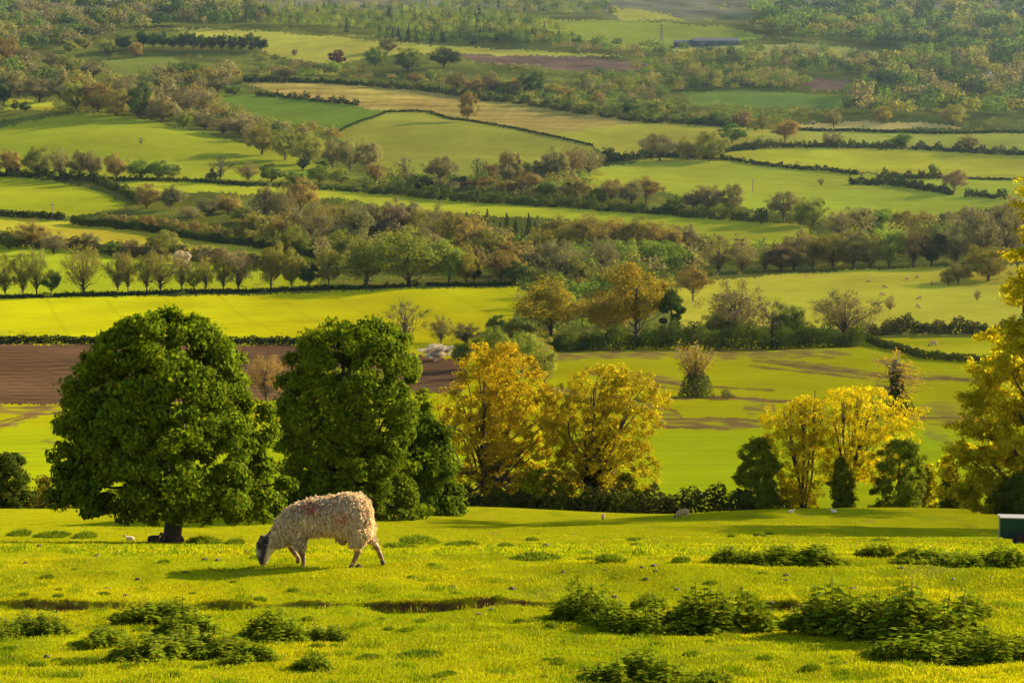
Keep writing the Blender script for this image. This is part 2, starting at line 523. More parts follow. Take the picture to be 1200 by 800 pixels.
SOILPATCH = [([(640, 410), (960, 408), (1010, 416), (900, 421), (700, 420), (640, 425)], 5, .8),
             ([(690, 428), (800, 438), (980, 428), (1010, 430), (1150, 446), (1150, 449), (1000, 440), (900, 440), (780, 447), (700, 437)], 4, .0),
             ([(700, 431), (780, 441), (830, 452), (760, 452), (690, 440)], 4, .7),
             ([(890, 421), (960, 425), (1010, 434), (1160, 445), (1160, 449), (1010, 441), (940, 433)], 3, .75),
             ([(640, 452), (700, 458), (760, 470), (800, 488), (740, 486), (640, 462)], 4, .7),
             ([(770, 467), (850, 463), (930, 469), (930, 473), (850, 469)], 3, .9),
             ([(765, 491), (830, 489), (905, 492), (905, 499), (840, 503), (765, 502)], 3, .9),
             ([(868, 474), (905, 472), (915, 480), (880, 488)], 3, .8),
             ([(1050, 480), (1090, 470), (1140, 474), (1140, 490), (1080, 492)], 4, .55),
             ([(1062, 488), (1130, 487), (1180, 494), (1180, 500), (1090, 497)], 3, .9),
             ([(1080, 500), (1120, 506), (1110, 520), (1085, 512)], 4, .5),
             ([(-260, 477), (80, 474), (120, 478), (60, 486), (-260, 486)], 4, .75),
             ([(-260, 508), (0, 496), (40, 486), (50, 489), (0, 502), (-260, 516)], 3, .7),
             ([(48, 518), (66, 513), (66, 519)], 3, .7), ([(20, 530), (60, 524), (60, 527), (20, 533)], 3, .5),
             ([(600, 560), (680, 545), (700, 552), (640, 570)], 5, .3)]
TRACKS = [[(688, 431), (760, 446), (830, 453), (905, 457)], [(690, 437), (755, 451), (820, 459)], [(640, 455), (720, 463), (790, 481), (800, 490)], [(885, 423), (960, 431), (1030, 440), (1180, 447)],
          [(880, 429), (955, 437), (1020, 444)], [(760, 492), (830, 490), (910, 494)], [(760, 500), (850, 501)], [(770, 468), (850, 465), (935, 471)], [(1060, 489), (1130, 490), (1190, 497)],
          [(-80, 512), (0, 499), (40, 487), (100, 480)], [(-80, 504), (0, 493), (50, 483)], [(-80, 480), (0, 478), (90, 475)]]
for i, (nm, lab, colr, P) in enumerate(FIELDS):
    sel = np.where(fid == i)[0]
    if len(sel) == 0:
        continue
    q = Q[sel]
    vs, inv = np.unique(q, return_inverse=True)
    vv = V[vs]
    cc = np.tile(np.array(colr) * np.array([1.07 if colr[1] >= colr[0] * .95 else 1, .98, .6 if max(colr) == colr[1] or colr[0] > .2 else 1]), (len(vs), 1))
    if nm == 'terrain':
        t = sst(18, 4, py_[vs]) if False else 1 - sst(4, 20, py_[vs])
        t2 = np.exp(-((px_[vs] - 800) / 90) ** 2) * (1 - sst(16, 30, py_[vs]))
        t = np.clip(t + t2, 0, 1)[:, None]
        cc = cc * (1 - t) + np.array(HEATH) * t
        w = np.clip(.5 + .5 * sines(vv[:, 0], vv[:, 1], 60, 6, 33), 0, 1)[:, None]
        cc = cc * (.7 + .6 * w)
    if nm == 'valley_field':
        wob = sines(vv[:, 0], vv[:, 1], 4, 6, 21) * 1.2 + sines(vv[:, 0], vv[:, 1], 14, 5, 22) * 1.5
        k = sst(485, 520, py_[vs])[:, None]
        cc = cc * (1 - k) + np.array((.22, .25, .003)) * k
        for SP, soft, am in SOILPATCH:
            a = poly_in(px_[vs] + wob * 2, py_[vs] + wob * .5, SP) * am
            a = (a * np.clip(.75 + .6 * sines(vv[:, 0], vv[:, 1] * .5, 5, 8, 23), 0, 1))[:, None]
            cc = cc * (1 - a) + np.array((.135, .075, .03)) * a
    if nm == 'valley_field':
        for TR in TRACKS:
            T = np.asarray(TR, float)
            dd = np.full(len(vs), 1e9)
            x_, y_ = px_[vs] + wob, py_[vs] + .35 * wob
            for (ax, ay), (bx, by) in zip(T[:-1], T[1:]):
                t_ = np.clip(((x_ - ax) * (bx - ax) + (y_ - ay) * (by - ay)) / ((bx - ax) ** 2 + (by - ay) ** 2), 0, 1)
                dd = np.minimum(dd, np.hypot((x_ - ax - t_ * (bx - ax)) * .5, y_ - ay - t_ * (by - ay)))
            a = ((1 - sst(.7, 1.7, dd)) * np.clip(.8 + .5 * sines(vv[:, 0], vv[:, 1], 7, 6, 25), .1, 1))[:, None]
            cc = cc * (1 - a) + np.array((.115, .06, .022)) * a
    if nm == 'ploughed_field' or nm == 'stubble_field':
        cc = cc * (1 + .16 * np.sin(vv[:, 1] * 6.283 / 7 + .9 * sines(vv[:, 0], vv[:, 1], 60, 4, 26)) + .12 * sines(vv[:, 0], vv[:, 1], 5, 7, 27) + .10 * sines(vv[:, 0], vv[:, 1], 40, 5, 28))[:, None]
    if nm == 'crop_field':
        tl = 1 - sst(.3, .8, np.abs(((vv[:, 0] * .96 + vv[:, 1] * .28) % 16) - 8))
        cc = cc * (1 - .12 * tl + .05 * sines(vv[:, 0], vv[:, 1], 30, 6, 29))[:, None]
    o = put(nm, mesh_np(nm, vv, inv.reshape(q.shape), [M_FAR], True, {'col': cc}))
    tag(o, lab, kind='structure')

# ------------------------------------------------------------------ grass
def grass_cloud(n, y0, y1, power, hmin, hmax, wmin, wmax, seed):
    r = np.random.RandomState(seed)
    e = 1 - power
    Y = (y0 ** e + r.rand(n) * (y1 ** e - y0 ** e)) ** (1 / e)
    u = r.uniform(-60, 1260, n)
    X = (u - 600) / F * Y
    d = Y - scar_line(X)
    bare = scar_amt(X) * ((d > -.11) & (d < .035))
    keep = r.rand(n) > bare * .9
    dens = sines(X, Y * .7, .5, 8, 70) + .5 * sines(X, Y, 2, 5, 71)
    keep &= r.rand(n) < np.clip(.62 + .3 * dens, .1, 1)
    X, Y = X[keep], Y[keep]
    n = len(X)
    Z = height(X, Y)
    h = r.uniform(hmin, hmax, n) * (1 + .35 * np.clip(sines(X, Y, .9, 7, 72), -1, 2) + 1.1 * np.clip(sines(X, Y * .7, .45, 8, 74) - .7, 0, 1.2))
    w = r.uniform(wmin, wmax, n)
    a = r.uniform(0, 6.283, n)
    lean = r.uniform(.1, .9, n) * h
    b = np.stack([np.cos(a), np.sin(a), 0 * a], -1)
    P = np.stack([X, Y, Z - .006], -1)
    la = r.uniform(0, 6.283, n)
    tip = P + np.stack([np.cos(la) * lean, np.sin(la) * lean, h], -1)
    mid = P * .55 + tip * .45 + np.stack([0 * h, 0 * h, h * .12], -1)
    V = np.empty((n, 4, 3))
    V[:, 0] = P; V[:, 1] = mid + b * (w * .5)[:, None]; V[:, 2] = tip; V[:, 3] = mid - b * (w * .5)[:, None]
    cmix = np.clip(.48 + .42 * sines(X, Y * .6, 2.6, 8, 73) + .25 * sines(X, Y * .5, 7, 5, 75) + r.normal(0, .2, n), 0, 1)[:, None]
    c = np.array((.30, .28, .004)) * cmix + np.array((.15, .195, .004)) * (1 - cmix)
    dk = np.clip(1.1 * sines(X, Y * .7, .45, 8, 74) - .5, 0, .9)[:, None]
    c = c * (1 - dk) + np.array((.09, .135, .004)) * dk
    dr = (r.rand(n) < .04)[:, None]
    c = np.where(dr, np.array((.30, .21, .06)), c)
    return V.reshape(-1, 3), np.repeat(c, 4, axis=0), n


def lip_grass(n, seed):
    r = np.random.RandomState(seed)
    X = r.uniform(-5.2, 5.6, n)
    up = r.rand(n) < .85
    Y = scar_line(X) + np.where(up, r.uniform(.015, .10, n), r.uniform(-.11, -.035, n))
    k = r.rand(n) < scar_amt(X)
    X, Y, up = X[k], Y[k], up[k]
    n = len(X)
    Z = height(X, Y)
    h = r.uniform(.02, .06, n) * (1 + .5 * sines(X, X * 0, .5, 6, 99)); a = r.uniform(0, 6.283, n)
    b = np.stack([np.cos(a), np.sin(a), 0 * a], -1) * .004
    P = np.stack([X, Y, Z - .005], -1)
    tip = P + np.stack([r.normal(0, .02, n), np.where(up, -r.uniform(0, .05, n), r.normal(0, .02, n)), np.where(up, h * .5, h * .8)], -1)
    mid = (P + tip) * .5 + np.array([0, 0, .012])
    V = np.stack([P, mid + b, tip, mid - b], 1)
    c = np.array((.26, .25, .005)) * r.uniform(.55, 1.1, (n, 1))
    return V.reshape(-1, 3), np.repeat(c, 4, axis=0), n


a = [lip_grass(7000, 5), grass_cloud(420000, 11.5, 27, 1.5, .012, .036, .004, .009, 1), grass_cloud(200000, 24, 116, 1.4, .022, .055, .012, .03, 2)]
V = np.concatenate([x[0] for x in a]); c = np.concatenate([x[1] for x in a])
o = put('grass', mesh_np('grass', V, np.arange(len(V)).reshape(-1, 4), [M_GRASS], False, {'col': c}))
tag(o, 'short grazed yellow green grass over the foreground pasture', 'grass', kind='stuff')

# ------------------------------------------------------------------ trees
KC = {'bn': (.142, .120, .052), 'ru': (.178, .132, .036), 'ol': (.16, .155, .030), 'gn': (.085, .125, .020),
      'dg': (.036, .058, .014), 'lg': (.15, .185, .026), 'yg': (.30, .20, .006), 'cu': (.06, .018, .018),
      'co': (.018, .028, .014), 'bl': (.50, .38, .34), 'go': (.155, .125, .012)}
KW = {'bn': 'brown budding', 'ru': 'russet', 'ol': 'olive green', 'gn': 'mid green', 'dg': 'dark green', 'lg': 'fresh light green',
      'yg': 'golden yellow', 'cu': 'copper red', 'co': 'dark conifer', 'bl': 'pale blossoming', 'go': 'golden olive'}
ORD = ['', 'first', 'second', 'third', 'fourth', 'fifth', 'sixth', 'seventh', 'eighth', 'ninth', 'tenth', 'eleventh', 'twelfth', 'thirteenth',
       'fourteenth', 'fifteenth', 'sixteenth', 'seventeenth', 'eighteenth', 'nineteenth', 'twentieth', 'twenty-first', 'twenty-second',
       'twenty-third', 'twenty-fourth', 'twenty-fifth', 'twenty-sixth', 'twenty-seventh', 'twenty-eighth', 'twenty-ninth', 'thirtieth',
       'thirty-first', 'thirty-second', 'thirty-third', 'thirty-fourth', 'thirty-fifth', 'thirty-sixth']


def limbs(mb, base, tops, r0, rng, m=0, rise=.45, sides=5, wig=.06, zmin=0.0):
    """branches from points on the trunk out to the foliage clumps"""
    for t in tops:
        h = t[2] - base[2]
        f = rng.uniform(.2, .62)
        s = np.array([base[0], base[1], base[2] + max(h * f, zmin)]) + (t - base) * np.array([.02, .02, 0])
        k = np.linspace(0, 1, 5)[:, None]
        P = s + (t - s) * k
        L = np.linalg.norm(t - s)
        P[1:4] += rng.normal(0, wig, (3, 3)) * L
        P[1:4, 2] += np.array([-.05, -.07, -.04]) * L * rise
        mb.tube(P, r0 * (1 - f * .4) * np.array([.42, .34, .25, .16, .06]), m, sides)


def proto(shape, seed):
    """crown and trunk meshes of a unit tree: 1 high, 1 wide"""
    r = np.random.RandomState(seed)
    cr, tr = MB(), MB()
    base = np.zeros(3)
    if shape in ('round', 'tall', 'open', 'bush', 'spread'):
        lo = {'round': .05, 'tall': .06, 'open': .09, 'bush': .0, 'spread': .13}[shape]
        nc = {'round': 84, 'tall': 76, 'open': 120, 'bush': 56, 'spread': 90}[shape]
        nl = {'round': 105, 'tall': 100, 'open': 54, 'bush': 100, 'spread': 84}[shape]
        ls = {'round': .034, 'tall': .036, 'open': .024, 'bush': .046, 'spread': .031}[shape]
        tops = []
        lob = [r.uniform(0, 6.28, 3), r.uniform(.08, .2, 3)]
        ctr = np.array([0, 0, lo + (1 - lo) * .4])
        for i in range(nc):
            v = (i + .5) / nc
            crad = r.uniform(.085, .15) * (1 if shape != 'open' else .85)
            dv = r.normal(size=3); dv /= np.linalg.norm(dv)
            az = math.atan2(dv[1], dv[0])
            if dv[2] < 0:
                dv[2] *= .8
            f = r.uniform(.15, 1) ** .4
            k = 1 + sum(lob[1][j] * 1.15 * math.sin((j + 2) * az + lob[0][j] + 3 * dv[2] * (j - 1)) for j in range(3))
            rx, rz_ = .5 - crad * .55, (1 - lo) * .5 - crad * .5
            if shape == 'spread':
                rx *= 1.06; rz_ *= .92
            rx *= 1 + .22 * max(0, -dv[2])
            cpt = np.array([dv[0] * rx * f * k, dv[1] * rx * f * k, (lo + 1) * .5 + dv[2] * rz_ * f * (1 + .16 * math.sin(2 * az + lob[0][1]))])
            tops.append(cpt)
            n = int(nl * r.uniform(.6, 1.4))
            D = r.normal(size=(n, 3)); D /= np.linalg.norm(D, axis=1)[:, None]
            P = cpt + D * crad * (r.rand(n, 1) ** .4) * np.array([1, 1, .8])
            out = (cpt - ctr) / (np.linalg.norm(cpt - ctr) + .05)
            Nn = D * .7 + out * .7 + r.normal(0, .4, (n, 3)) + np.array([0, 0, .2])
            cr.leaves(P, Nn, ls * r.uniform(.6, 1.3, n), ls * r.uniform(.5, .9, n), r)
        tr.tube([(0, 0, -.05), (0, 0, .04), (.01, 0, .2), (0, .012, .45), (.01, 0, .75)], np.array([.036, .027, .022, .016, .006]), 0, 7)
        idx = r.permutation(nc)[: (60 if shape == 'open' else 22)]
        limbs(tr, base, [tops[i] for i in idx], .024, r)
        if shape == 'open':
            for i in range(160):      # twigs
                t = tops[idx[r.randint(len(idx))]]
                e = t + np.array([t[0] * .2, t[1] * .2, .05]) + r.normal(0, .05, 3)
                tr.tube([t, (t + e) / 2 + r.normal(0, .008, 3), e], [.004, .003, .0012], 0, 3)
    elif shape == 'bare':
        tops = []
        for i in range(46):
            az = r.uniform(0, 6.28); x = r.beta(1.6, 1.1); hh = .35 + .65 * x
            rr = .5 * math.sin(math.pi * min(.97, x * .75 + .2)) * r.uniform(.3, 1)
            tops.append(np.array([rr * math.cos(az), rr * math.sin(az), hh]))
        tr.tube([(0, 0, -.05), (.01, 0, .12), (0, .015, .4), (.015, 0, .85)], np.array([.034, .026, .019, .005]), 0, 7)
        limbs(tr, base, tops, .026, r, wig=.08)
        for i in range(330):
            t = tops[r.randint(46)]
            e = t + np.array([t[0] * .35, t[1] * .35, .07]) + r.normal(0, .065, 3)
            tr.tube([t, (t + e) / 2 + r.normal(0, .012, 3), e], [.0045, .003, .0012], 0, 3)
        T = np.array(tops)
        P = T[r.randint(46, size=420)] + r.normal(0, .05, (420, 3))
        cr.leaves(P, r.normal(size=(420, 3)), .022, .014, r)
    elif shape == 'conifer':
        for i in range(16):
            z = .06 + .92 * i / 16; R = .5 * (1 - z) ** .85 * r.uniform(.8, 1.15) + .02
            n = int(30 + 150 * (1 - z))
            az = r.uniform(0, 6.283, n); q = r.uniform(.15, 1, n) ** .6
            q *= 1 + .25 * np.sin(az * 5 + i * 2)
            P = np.stack([R * q * np.cos(az), R * q * np.sin(az), z + .03 - q * .07 + r.normal(0, .012, n)], -1)
            Nn = np.stack([np.cos(az) * .5, np.sin(az) * .5, 1 + 0 * az], -1) + r.normal(0, .4, (n, 3))
            cr.leaves(P, Nn, .075, .035, r, down=.3)
        tr.tube([(0, 0, -.05), (0, 0, .3), (0, 0, .97)], np.array([.03, .022, .004]), 0, 6)
    elif shape == 'pine':
        tops = []
        for cx, cy, cz, R in [(0, 0, .9, .2), (.18, .05, .78, .2), (-.16, -.06, .8, .2), (.05, .2, .72, .18), (-.22, .05, .62, .17),
                              (.25, -.08, .6, .16), (-.05, -.2, .66, .18), (.1, -.05, .5, .14), (-.18, .1, .42, .12), (.22, .1, .38, .1)]:
            cpt = np.array([cx, cy, cz]) + r.normal(0, .02, 3); tops.append(cpt)
            n = 330
            D = r.normal(size=(n, 3)); D /= np.linalg.norm(D, axis=1)[:, None]
            P = cpt + D * R * (r.rand(n, 1) ** .4) * np.array([1, 1, .45])
            cr.leaves(P, D + r.normal(0, .6, (n, 3)) + np.array([0, 0, .5]), .06, .03, r)
        tr.tube([(0, 0, -.05), (.02, 0, .2), (-.01, .01, .55), (0, 0, .9)], np.array([.032, .026, .02, .008]), 0, 7)
        limbs(tr, base, tops, .026, r)
    return cr, tr


PROTO = {}
for sh, n in (('round', 4), ('tall', 3), ('open', 4), ('bush', 3), ('spread', 3), ('bare', 2), ('conifer', 2), ('pine', 1)):
    PROTO[sh] = []
    for k in range(n):
        cr, tr = proto(sh, 100 + 17 * k + len(sh) * 31)
        one = MB()
        Vc = np.concatenate(cr.V); Qc = np.concatenate(cr.Q)
        one.add(Vc, Qc, 0)
        one.add(np.concatenate(tr.V), np.concatenate(tr.Q), 1)
        PROTO[sh].append((cr.mesh(sh + '_crown', [M_LEAF]), tr.mesh(sh + '_trunk', [M_BARK], True), one.mesh(sh + '_tree', [M_LEAF, M_BARK])))

SHAPE = {'bn': ['open', 'round', 'round'], 'ru': ['round', 'round', 'spread'], 'ol': ['round', 'tall', 'round'], 'gn': ['round', 'bush', 'round'],
         'dg': ['round', 'bush', 'round'], 'lg': ['round', 'round', 'tall'], 'yg': ['round'], 'cu': ['round'], 'co': ['conifer'], 'bl': ['bush'], 'go': ['round', 'spread']}
R = np.random.RandomState(2024)
NTREE = 0


def place_tree(x, y, h, w, kind, shape=None, depth=None, label=None, group=None, cat='tree', jit=True):
    global NTREE
    NTREE += 1
    X, Y, Z, mpp = at(x, y) if depth is None else at_depth(x, depth)
    sh = shape or SHAPE[kind][R.randint(len(SHAPE[kind]))]
    mc, mt, mo = PROTO[sh][R.randint(len(PROTO[sh]))]
    c = np.array(KC[kind]) * R.uniform(.8, 1.22) * (1 + R.uniform(-.10, .10, 3))
    if kind != 'co' and h < 70 and depth is None:
        w *= 1.14; h *= (.90 if (y > 270 and y < 300 and h > 40) else .92 if y < 215 else 1.1 if y > 332 and y < 350 else 1.0)
    rz = R.uniform(0, 6.28)
    S = (w * mpp, w * mpp, h * mpp)
    nm = 'shrub' if cat == 'shrub' else ('conifer_tree' if kind == 'co' or sh == 'pine' else 'blossom_bush' if kind == 'bl' else 'bare_tree' if sh == 'bare' else 'tree')
    if h >= 30:
        o = put(nm, None, (X, Y, Z - .03 * h * mpp), rz=rz, scale=S)
        a = put('crown', mc, parent=o, colour=c)
        put('trunk', mt, parent=o)
    else:
        o = put(nm, mo, (X, Y, Z - .03 * h * mpp), rz=rz, scale=S, colour=c)
    tag(o, label, 'shrub' if cat == 'shrub' else 'tree', group)
    return o


def row(phrase, group, L, noun='tree', cat='tree'):
    """a stand of trees, labelled by their order from the left"""
    L = sorted(L, key=lambda t: t[0])
    for i, t in enumerate(L):
        x, y, h, w, kind = t[:5]
        sh = t[5] if len(t) > 5 else None
        look = KW[kind] if sh != 'bare' else 'leafless bare'
        lab = f'{look} {noun}, {ORD[i + 1]} from left {phrase}' if len(L) > 1 else f'{look} {noun} {phrase}'
        place_tree(x, y, h, w, kind, sh, label=lab, group=group if len(L) > 1 else None, cat=cat)


row('in the hedge under the pale sheep hill', 'trees in the valley hedge', [
    (645, 401, 82, 88, 'go', 'spread'), (715, 398, 66, 62, 'ru'), (746, 402, 107, 96, 'go', 'spread'),
    (787, 404, 70, 44, 'dg', 'pine'), (862, 400, 76, 84, 'bn', 'open'), (845, 398, 42, 42, 'gn', 'round'), (905, 400, 48, 52, 'bn', 'bare'),
    (926, 401, 50, 40, 'gn', 'round'), (989, 398, 64, 70, 'bn', 'open')])
row('at the corner of the pale sheep hill', None, [(812, 353, 46, 40, 'ru', 'spread')])
row('in the scrub between brown field and valley field', 'trees of the central scrub', [
    (475, 402, 48, 50, 'bn', 'bare'), (517, 402, 34, 30, 'bn', 'open'), (546, 404, 28, 38, 'bn', 'open'), (578, 432, 52, 42, 'lg', 'round'),
    (541, 434, 38, 28, 'gn', 'round'), (582, 392, 26, 24, 'dg', 'round'), (612, 440, 55, 40, 'lg', 'tall'), (638, 450, 50, 34, 'lg', 'round'),
    (606, 402, 30, 42, 'ol', 'round'), (625, 425, 40, 40, 'ol', 'round'), (312, 470, 60, 52, 'ru', 'open')])
row('beside the brown field behind the second dark tree', None, [(512, 423, 24, 36, 'bl', 'bush')], 'bush')
row('standing on the pale sheep hill', 'small trees on the pale sheep hill', [
    (1158, 329, 47, 58, 'ol', 'round'), (1123, 333, 27, 30, 'ol', 'round'), (1111, 335, 20, 18, 'ol'), (1043, 364, 20, 13, 'bn', 'open'), (1145, 353, 15, 8, 'bn', 'open')])
row('along the top of the bright crop field', 'tree row above the bright crop field', [
    (6, 346, 50, 28, 'ol', 'open'), (27, 345, 50, 26, 'ol', 'open'), (43, 345, 55, 32, 'ol', 'open'), (60, 344, 28, 24, 'gn', 'round'), (98, 343, 56, 46, 'ol', 'open'),
    (138, 341, 46, 28, 'bn', 'open'), (150, 341, 46, 24, 'ol', 'open'), (172, 341, 44, 28, 'ol', 'open'), (188, 341, 50, 38, 'ol', 'open'), (213, 340, 42, 27, 'bn', 'open'),
    (227, 339, 24, 20, 'lg'), (241, 340, 38, 24, 'ol', 'open'), (262, 340, 40, 24, 'ol', 'open'), (279, 340, 48, 38, 'bn', 'open'), (318, 338, 52, 38, 'ol', 'round'),
    (342, 338, 46, 28, 'ol', 'tall'), (385, 336, 44, 30, 'ol', 'tall'), (362, 337, 30, 24, 'dg'), (430, 334, 58, 74, 'lg', 'round'), (479, 335, 66, 92, 'lg', 'round'), (526, 333, 50, 38, 'lg', 'tall'),
    (546, 333, 44, 28, 'ol', 'tall'), (556, 332, 32, 16, 'dg', 'tall'), (588, 330, 44, 42, 'ru'), (603, 333, 26, 32, 'dg', 'bush')])
row('in the brown wood above the bright crop field', 'trees of the central brown wood', [
    (298, 282, 42, 34, 'ol'), (310, 258, 45, 30, 'bn'), (330, 262, 46, 34, 'bn'), (352, 255, 50, 38, 'ru'), (325, 288, 36, 32, 'ru'), (346, 298, 38, 32, 'ol'),
    (368, 288, 62, 52, 'bn'), (392, 285, 58, 46, 'ru'), (412, 292, 60, 46, 'bn'), (432, 285, 60, 48, 'bn'), (456, 285, 58, 46, 'bn'),
    (476, 284, 62, 46, 'bn'), (492, 286, 50, 34, 'ol'), (514, 290, 60, 42, 'bn'), (535, 296, 62, 48, 'ru'), (556, 302, 52, 42, 'ru'), (572, 312, 46, 42, 'ol'),
    (404, 308, 44, 38, 'ol'), (425, 312, 40, 36, 'bn'), (500, 308, 42, 40, 'bn'), (590, 312, 36, 36, 'ru'), (612, 312, 34, 36, 'ru'), (630, 300, 30, 32, 'ol')])
row('in the brown wood right of the conifer plantation', 'trees of the right brown wood', [
    (655, 296, 52, 54, 'ol', 'spread'), (690, 300, 54, 52, 'ru', 'spread'), (720, 298, 52, 50, 'ru', 'spread'), (747, 300, 50, 48, 'ru'), (775, 302, 46, 46, 'ru'), (802, 300, 42, 42, 'bn'),
    (706, 322, 48, 44, 'bn'), (662, 326, 48, 46, 'bn'), (640, 320, 42, 42, 'bn'), (725, 316, 40, 52, 'lg', 'round'), (762, 314, 38, 34, 'lg', 'round'), (788, 316, 38, 42, 'lg', 'round'),
    (842, 320, 50, 38, 'bn', 'open'), (869, 320, 40, 26, 'bn', 'open'), (896, 317, 36, 26, 'bn', 'open'), (680, 330, 30, 34, 'ol'), (735, 330, 26, 34, 'ru')])
row('in the dark plantation of the middle distance', 'conifers of the small plantation',
    [(547 + 8.0 * i + R.uniform(-1.5, 1.5), 268 + 1.0 * (i % 3) * 6 + .7 * i, R.uniform(20, 28), R.uniform(11, 14), 'co') for i in range(12)])
row('in the wood above the pale sheep hill', 'trees of the wood over the sheep hill', [
    (915, 318, 36, 34, 'bn'), (930, 317, 46, 42, 'bn'), (952, 315, 46, 42, 'ol'), (976, 315, 46, 44, 'ol'), (1000, 314, 46, 42, 'bn'), (1020, 314, 44, 38, 'ol'),
    (1042, 313, 52, 46, 'lg', 'round'), (1070, 313, 55, 42, 'bn'), (1092, 311, 50, 42, 'dg', 'round'), (1120, 311, 58, 46, 'bn'), (1150, 309, 64, 50, 'bn'), (1180, 306, 70, 52, 'bn'),
    (982, 277, 34, 32, 'bn'), (1006, 274, 36, 40, 'bn'), (1040, 268, 27, 42, 'lg'), (1062, 278, 32, 46, 'ru'), (1086, 277, 32, 40, 'ru'), (1112, 282, 36, 32, 'bn'), (1135, 280, 40, 36, 'bn'), (1165, 276, 44, 40, 'bn'), (1190, 270, 45, 40, 'bn')])
row('by the end of the long strip field', 'trees by the end of the strip field', [
    (918, 260, 40, 42, 'bn', 'spread'), (953, 264, 38, 36, 'lg'), (938, 264, 28, 20, 'lg'), (812, 246, 26, 26, 'bn'), (830, 247, 34, 34, 'bn'), (857, 247, 33, 32, 'bn')])
row('in the hedgerow over the long strip field', 'trees of the middle hedgerow', [
    (620, 226, 26, 30, 'ru'), (640, 232, 22, 28, 'gn'), (674, 234, 30, 36, 'ru'), (716, 238, 32, 36, 'ru'), (740, 240, 30, 30, 'bn'), (757, 238, 34, 40, 'ru'), (790, 248, 20, 26, 'gn'), (700, 240, 20, 24, 'dg')])
row('among the hedged fields at the right', 'trees among the right hand fields', [
    (1118, 226, 31, 30, 'bn', 'spread'), (1135, 178, 23, 26, 'bn', 'spread'), (773, 189, 40, 46, 'bn', 'spread'), (832, 189, 40, 38, 'ol', 'round'), (806, 188, 32, 32, 'ol'), (857, 168, 26, 32, 'gn'),
    (962, 218, 10, 8, 'bn'), (977, 150, 24, 20, 'bn', 'spread'), (1035, 146, 26, 22, 'ol'), (1116, 147, 28, 30, 'ol'), (920, 165, 30, 30, 'ru'), (1055, 172, 20, 26, 'gn'), (1094, 205, 16, 12, 'gn'),
    (893, 152, 20, 12, 'bn'), (842, 147, 22, 26, 'gn'), (870, 148, 20, 24, 'bn'), (975, 172, 22, 26, 'bn')])
row('below the lone hillside tree', 'trees below the lone hillside tree', [
    (516, 217, 38, 40, 'bn', 'spread'), (475, 213, 30, 22, 'bn', 'bare'), (560, 214, 30, 18, 'bn', 'bare'), (578, 212, 26, 26, 'bn'), (596, 217, 44, 28, 'bn', 'tall'), (612, 214, 30, 26, 'ol'), (632, 213, 30, 26, 'bn'),
    (650, 212, 46, 32, 'bn', 'tall'), (670, 208, 44, 36, 'bn'), (690, 206, 38, 34, 'bn'), (713, 192, 22, 20, 'co', 'round'), (566, 224, 18, 30, 'ru'), (595, 228, 18, 30, 'ru'),
    (540, 222, 18, 26, 'dg'), (495, 222, 18, 30, 'dg')])
place_tree(548, 143, 41, 23, 'ru', 'tall', label='lone tall russet tree on the hedge line of the tan hillside', cat='tree')
row('in the belt right of the humped field', 'trees right of the humped field', [
    (307, 182, 42, 34, 'ol'), (334, 188, 42, 34, 'ol'), (362, 192, 42, 38, 'ol'), (390, 198, 42, 28, 'bn'), (410, 202, 46, 30, 'bn'), (431, 204, 48, 32, 'bn'), (440, 217, 30, 22, 'ru'),
    (355, 200, 18, 14, 'dg'), (378, 202, 18, 14, 'dg'), (215, 150, 20, 18, 'lg'), (240, 152, 22, 30, 'bn'), (262, 158, 22, 30, 'bn'), (285, 160, 24, 30, 'bn')])
row('along the foot of the humped field', 'tree row below the humped field', [
    (14, 207, 38, 32, 'ru'), (44, 207, 43, 32, 'ol'), (70, 208, 40, 28, 'bn'), (92, 209, 40, 27, 'bn'), (108, 210, 40, 22, 'bn'), (137, 211, 38, 28, 'ru', 'round'), (166, 210, 28, 32, 'gn'),
    (187, 210, 27, 32, 'gn'), (203, 209, 20, 22, 'lg'), (258, 213, 32, 24, 'bn', 'bare'), (248, 213, 16, 13, 'dg'), (291, 212, 24, 28, 'bn'), (318, 214, 26, 28, 'gn'), (374, 214, 24, 30, 'lg'), (400, 216, 20, 24, 'lg'), (345, 216, 18, 24, 'gn')])
row('around the left strip fields', 'trees around the left strip fields', [
    (172, 245, 34, 30, 'ru'), (200, 246, 31, 27, 'bn'), (38, 292, 36, 40, 'ru', 'spread'), (63, 298, 28, 34, 'bn'), (104, 294, 22, 28, 'bn'), (156, 302, 24, 28, 'bn'), (192, 300, 32, 42, 'ol', 'round'),
    (238, 312, 28, 32, 'bn'), (262, 316, 30, 34, 'bn'), (10, 292, 18, 26, 'gn'), (130, 300, 18, 30, 'gn'), (220, 258, 18, 30, 'bn'), (245, 252, 22, 34, 'bn'), (268, 250, 24, 34, 'ru'), (285, 262, 22, 30, 'ol')])
row('beneath the round olive tree left of centre', None, [(212, 310, 18, 24, 'bl', 'bush')], 'bush')
row('over the left diagonal hedge', 'russet shrubs over the diagonal hedge',
    [(122 + 11.5 * i, 264 + 1.2 * i, R.uniform(15, 20), R.uniform(14, 19), 'ru' if i % 3 else 'ol') for i in range(9)] +
    [(228 + 13 * i, 276 + 1.6 * i, R.uniform(15, 20), R.uniform(15, 20), 'ol' if i % 2 else 'ru') for i in range(6)], 'shrub', 'shrub')
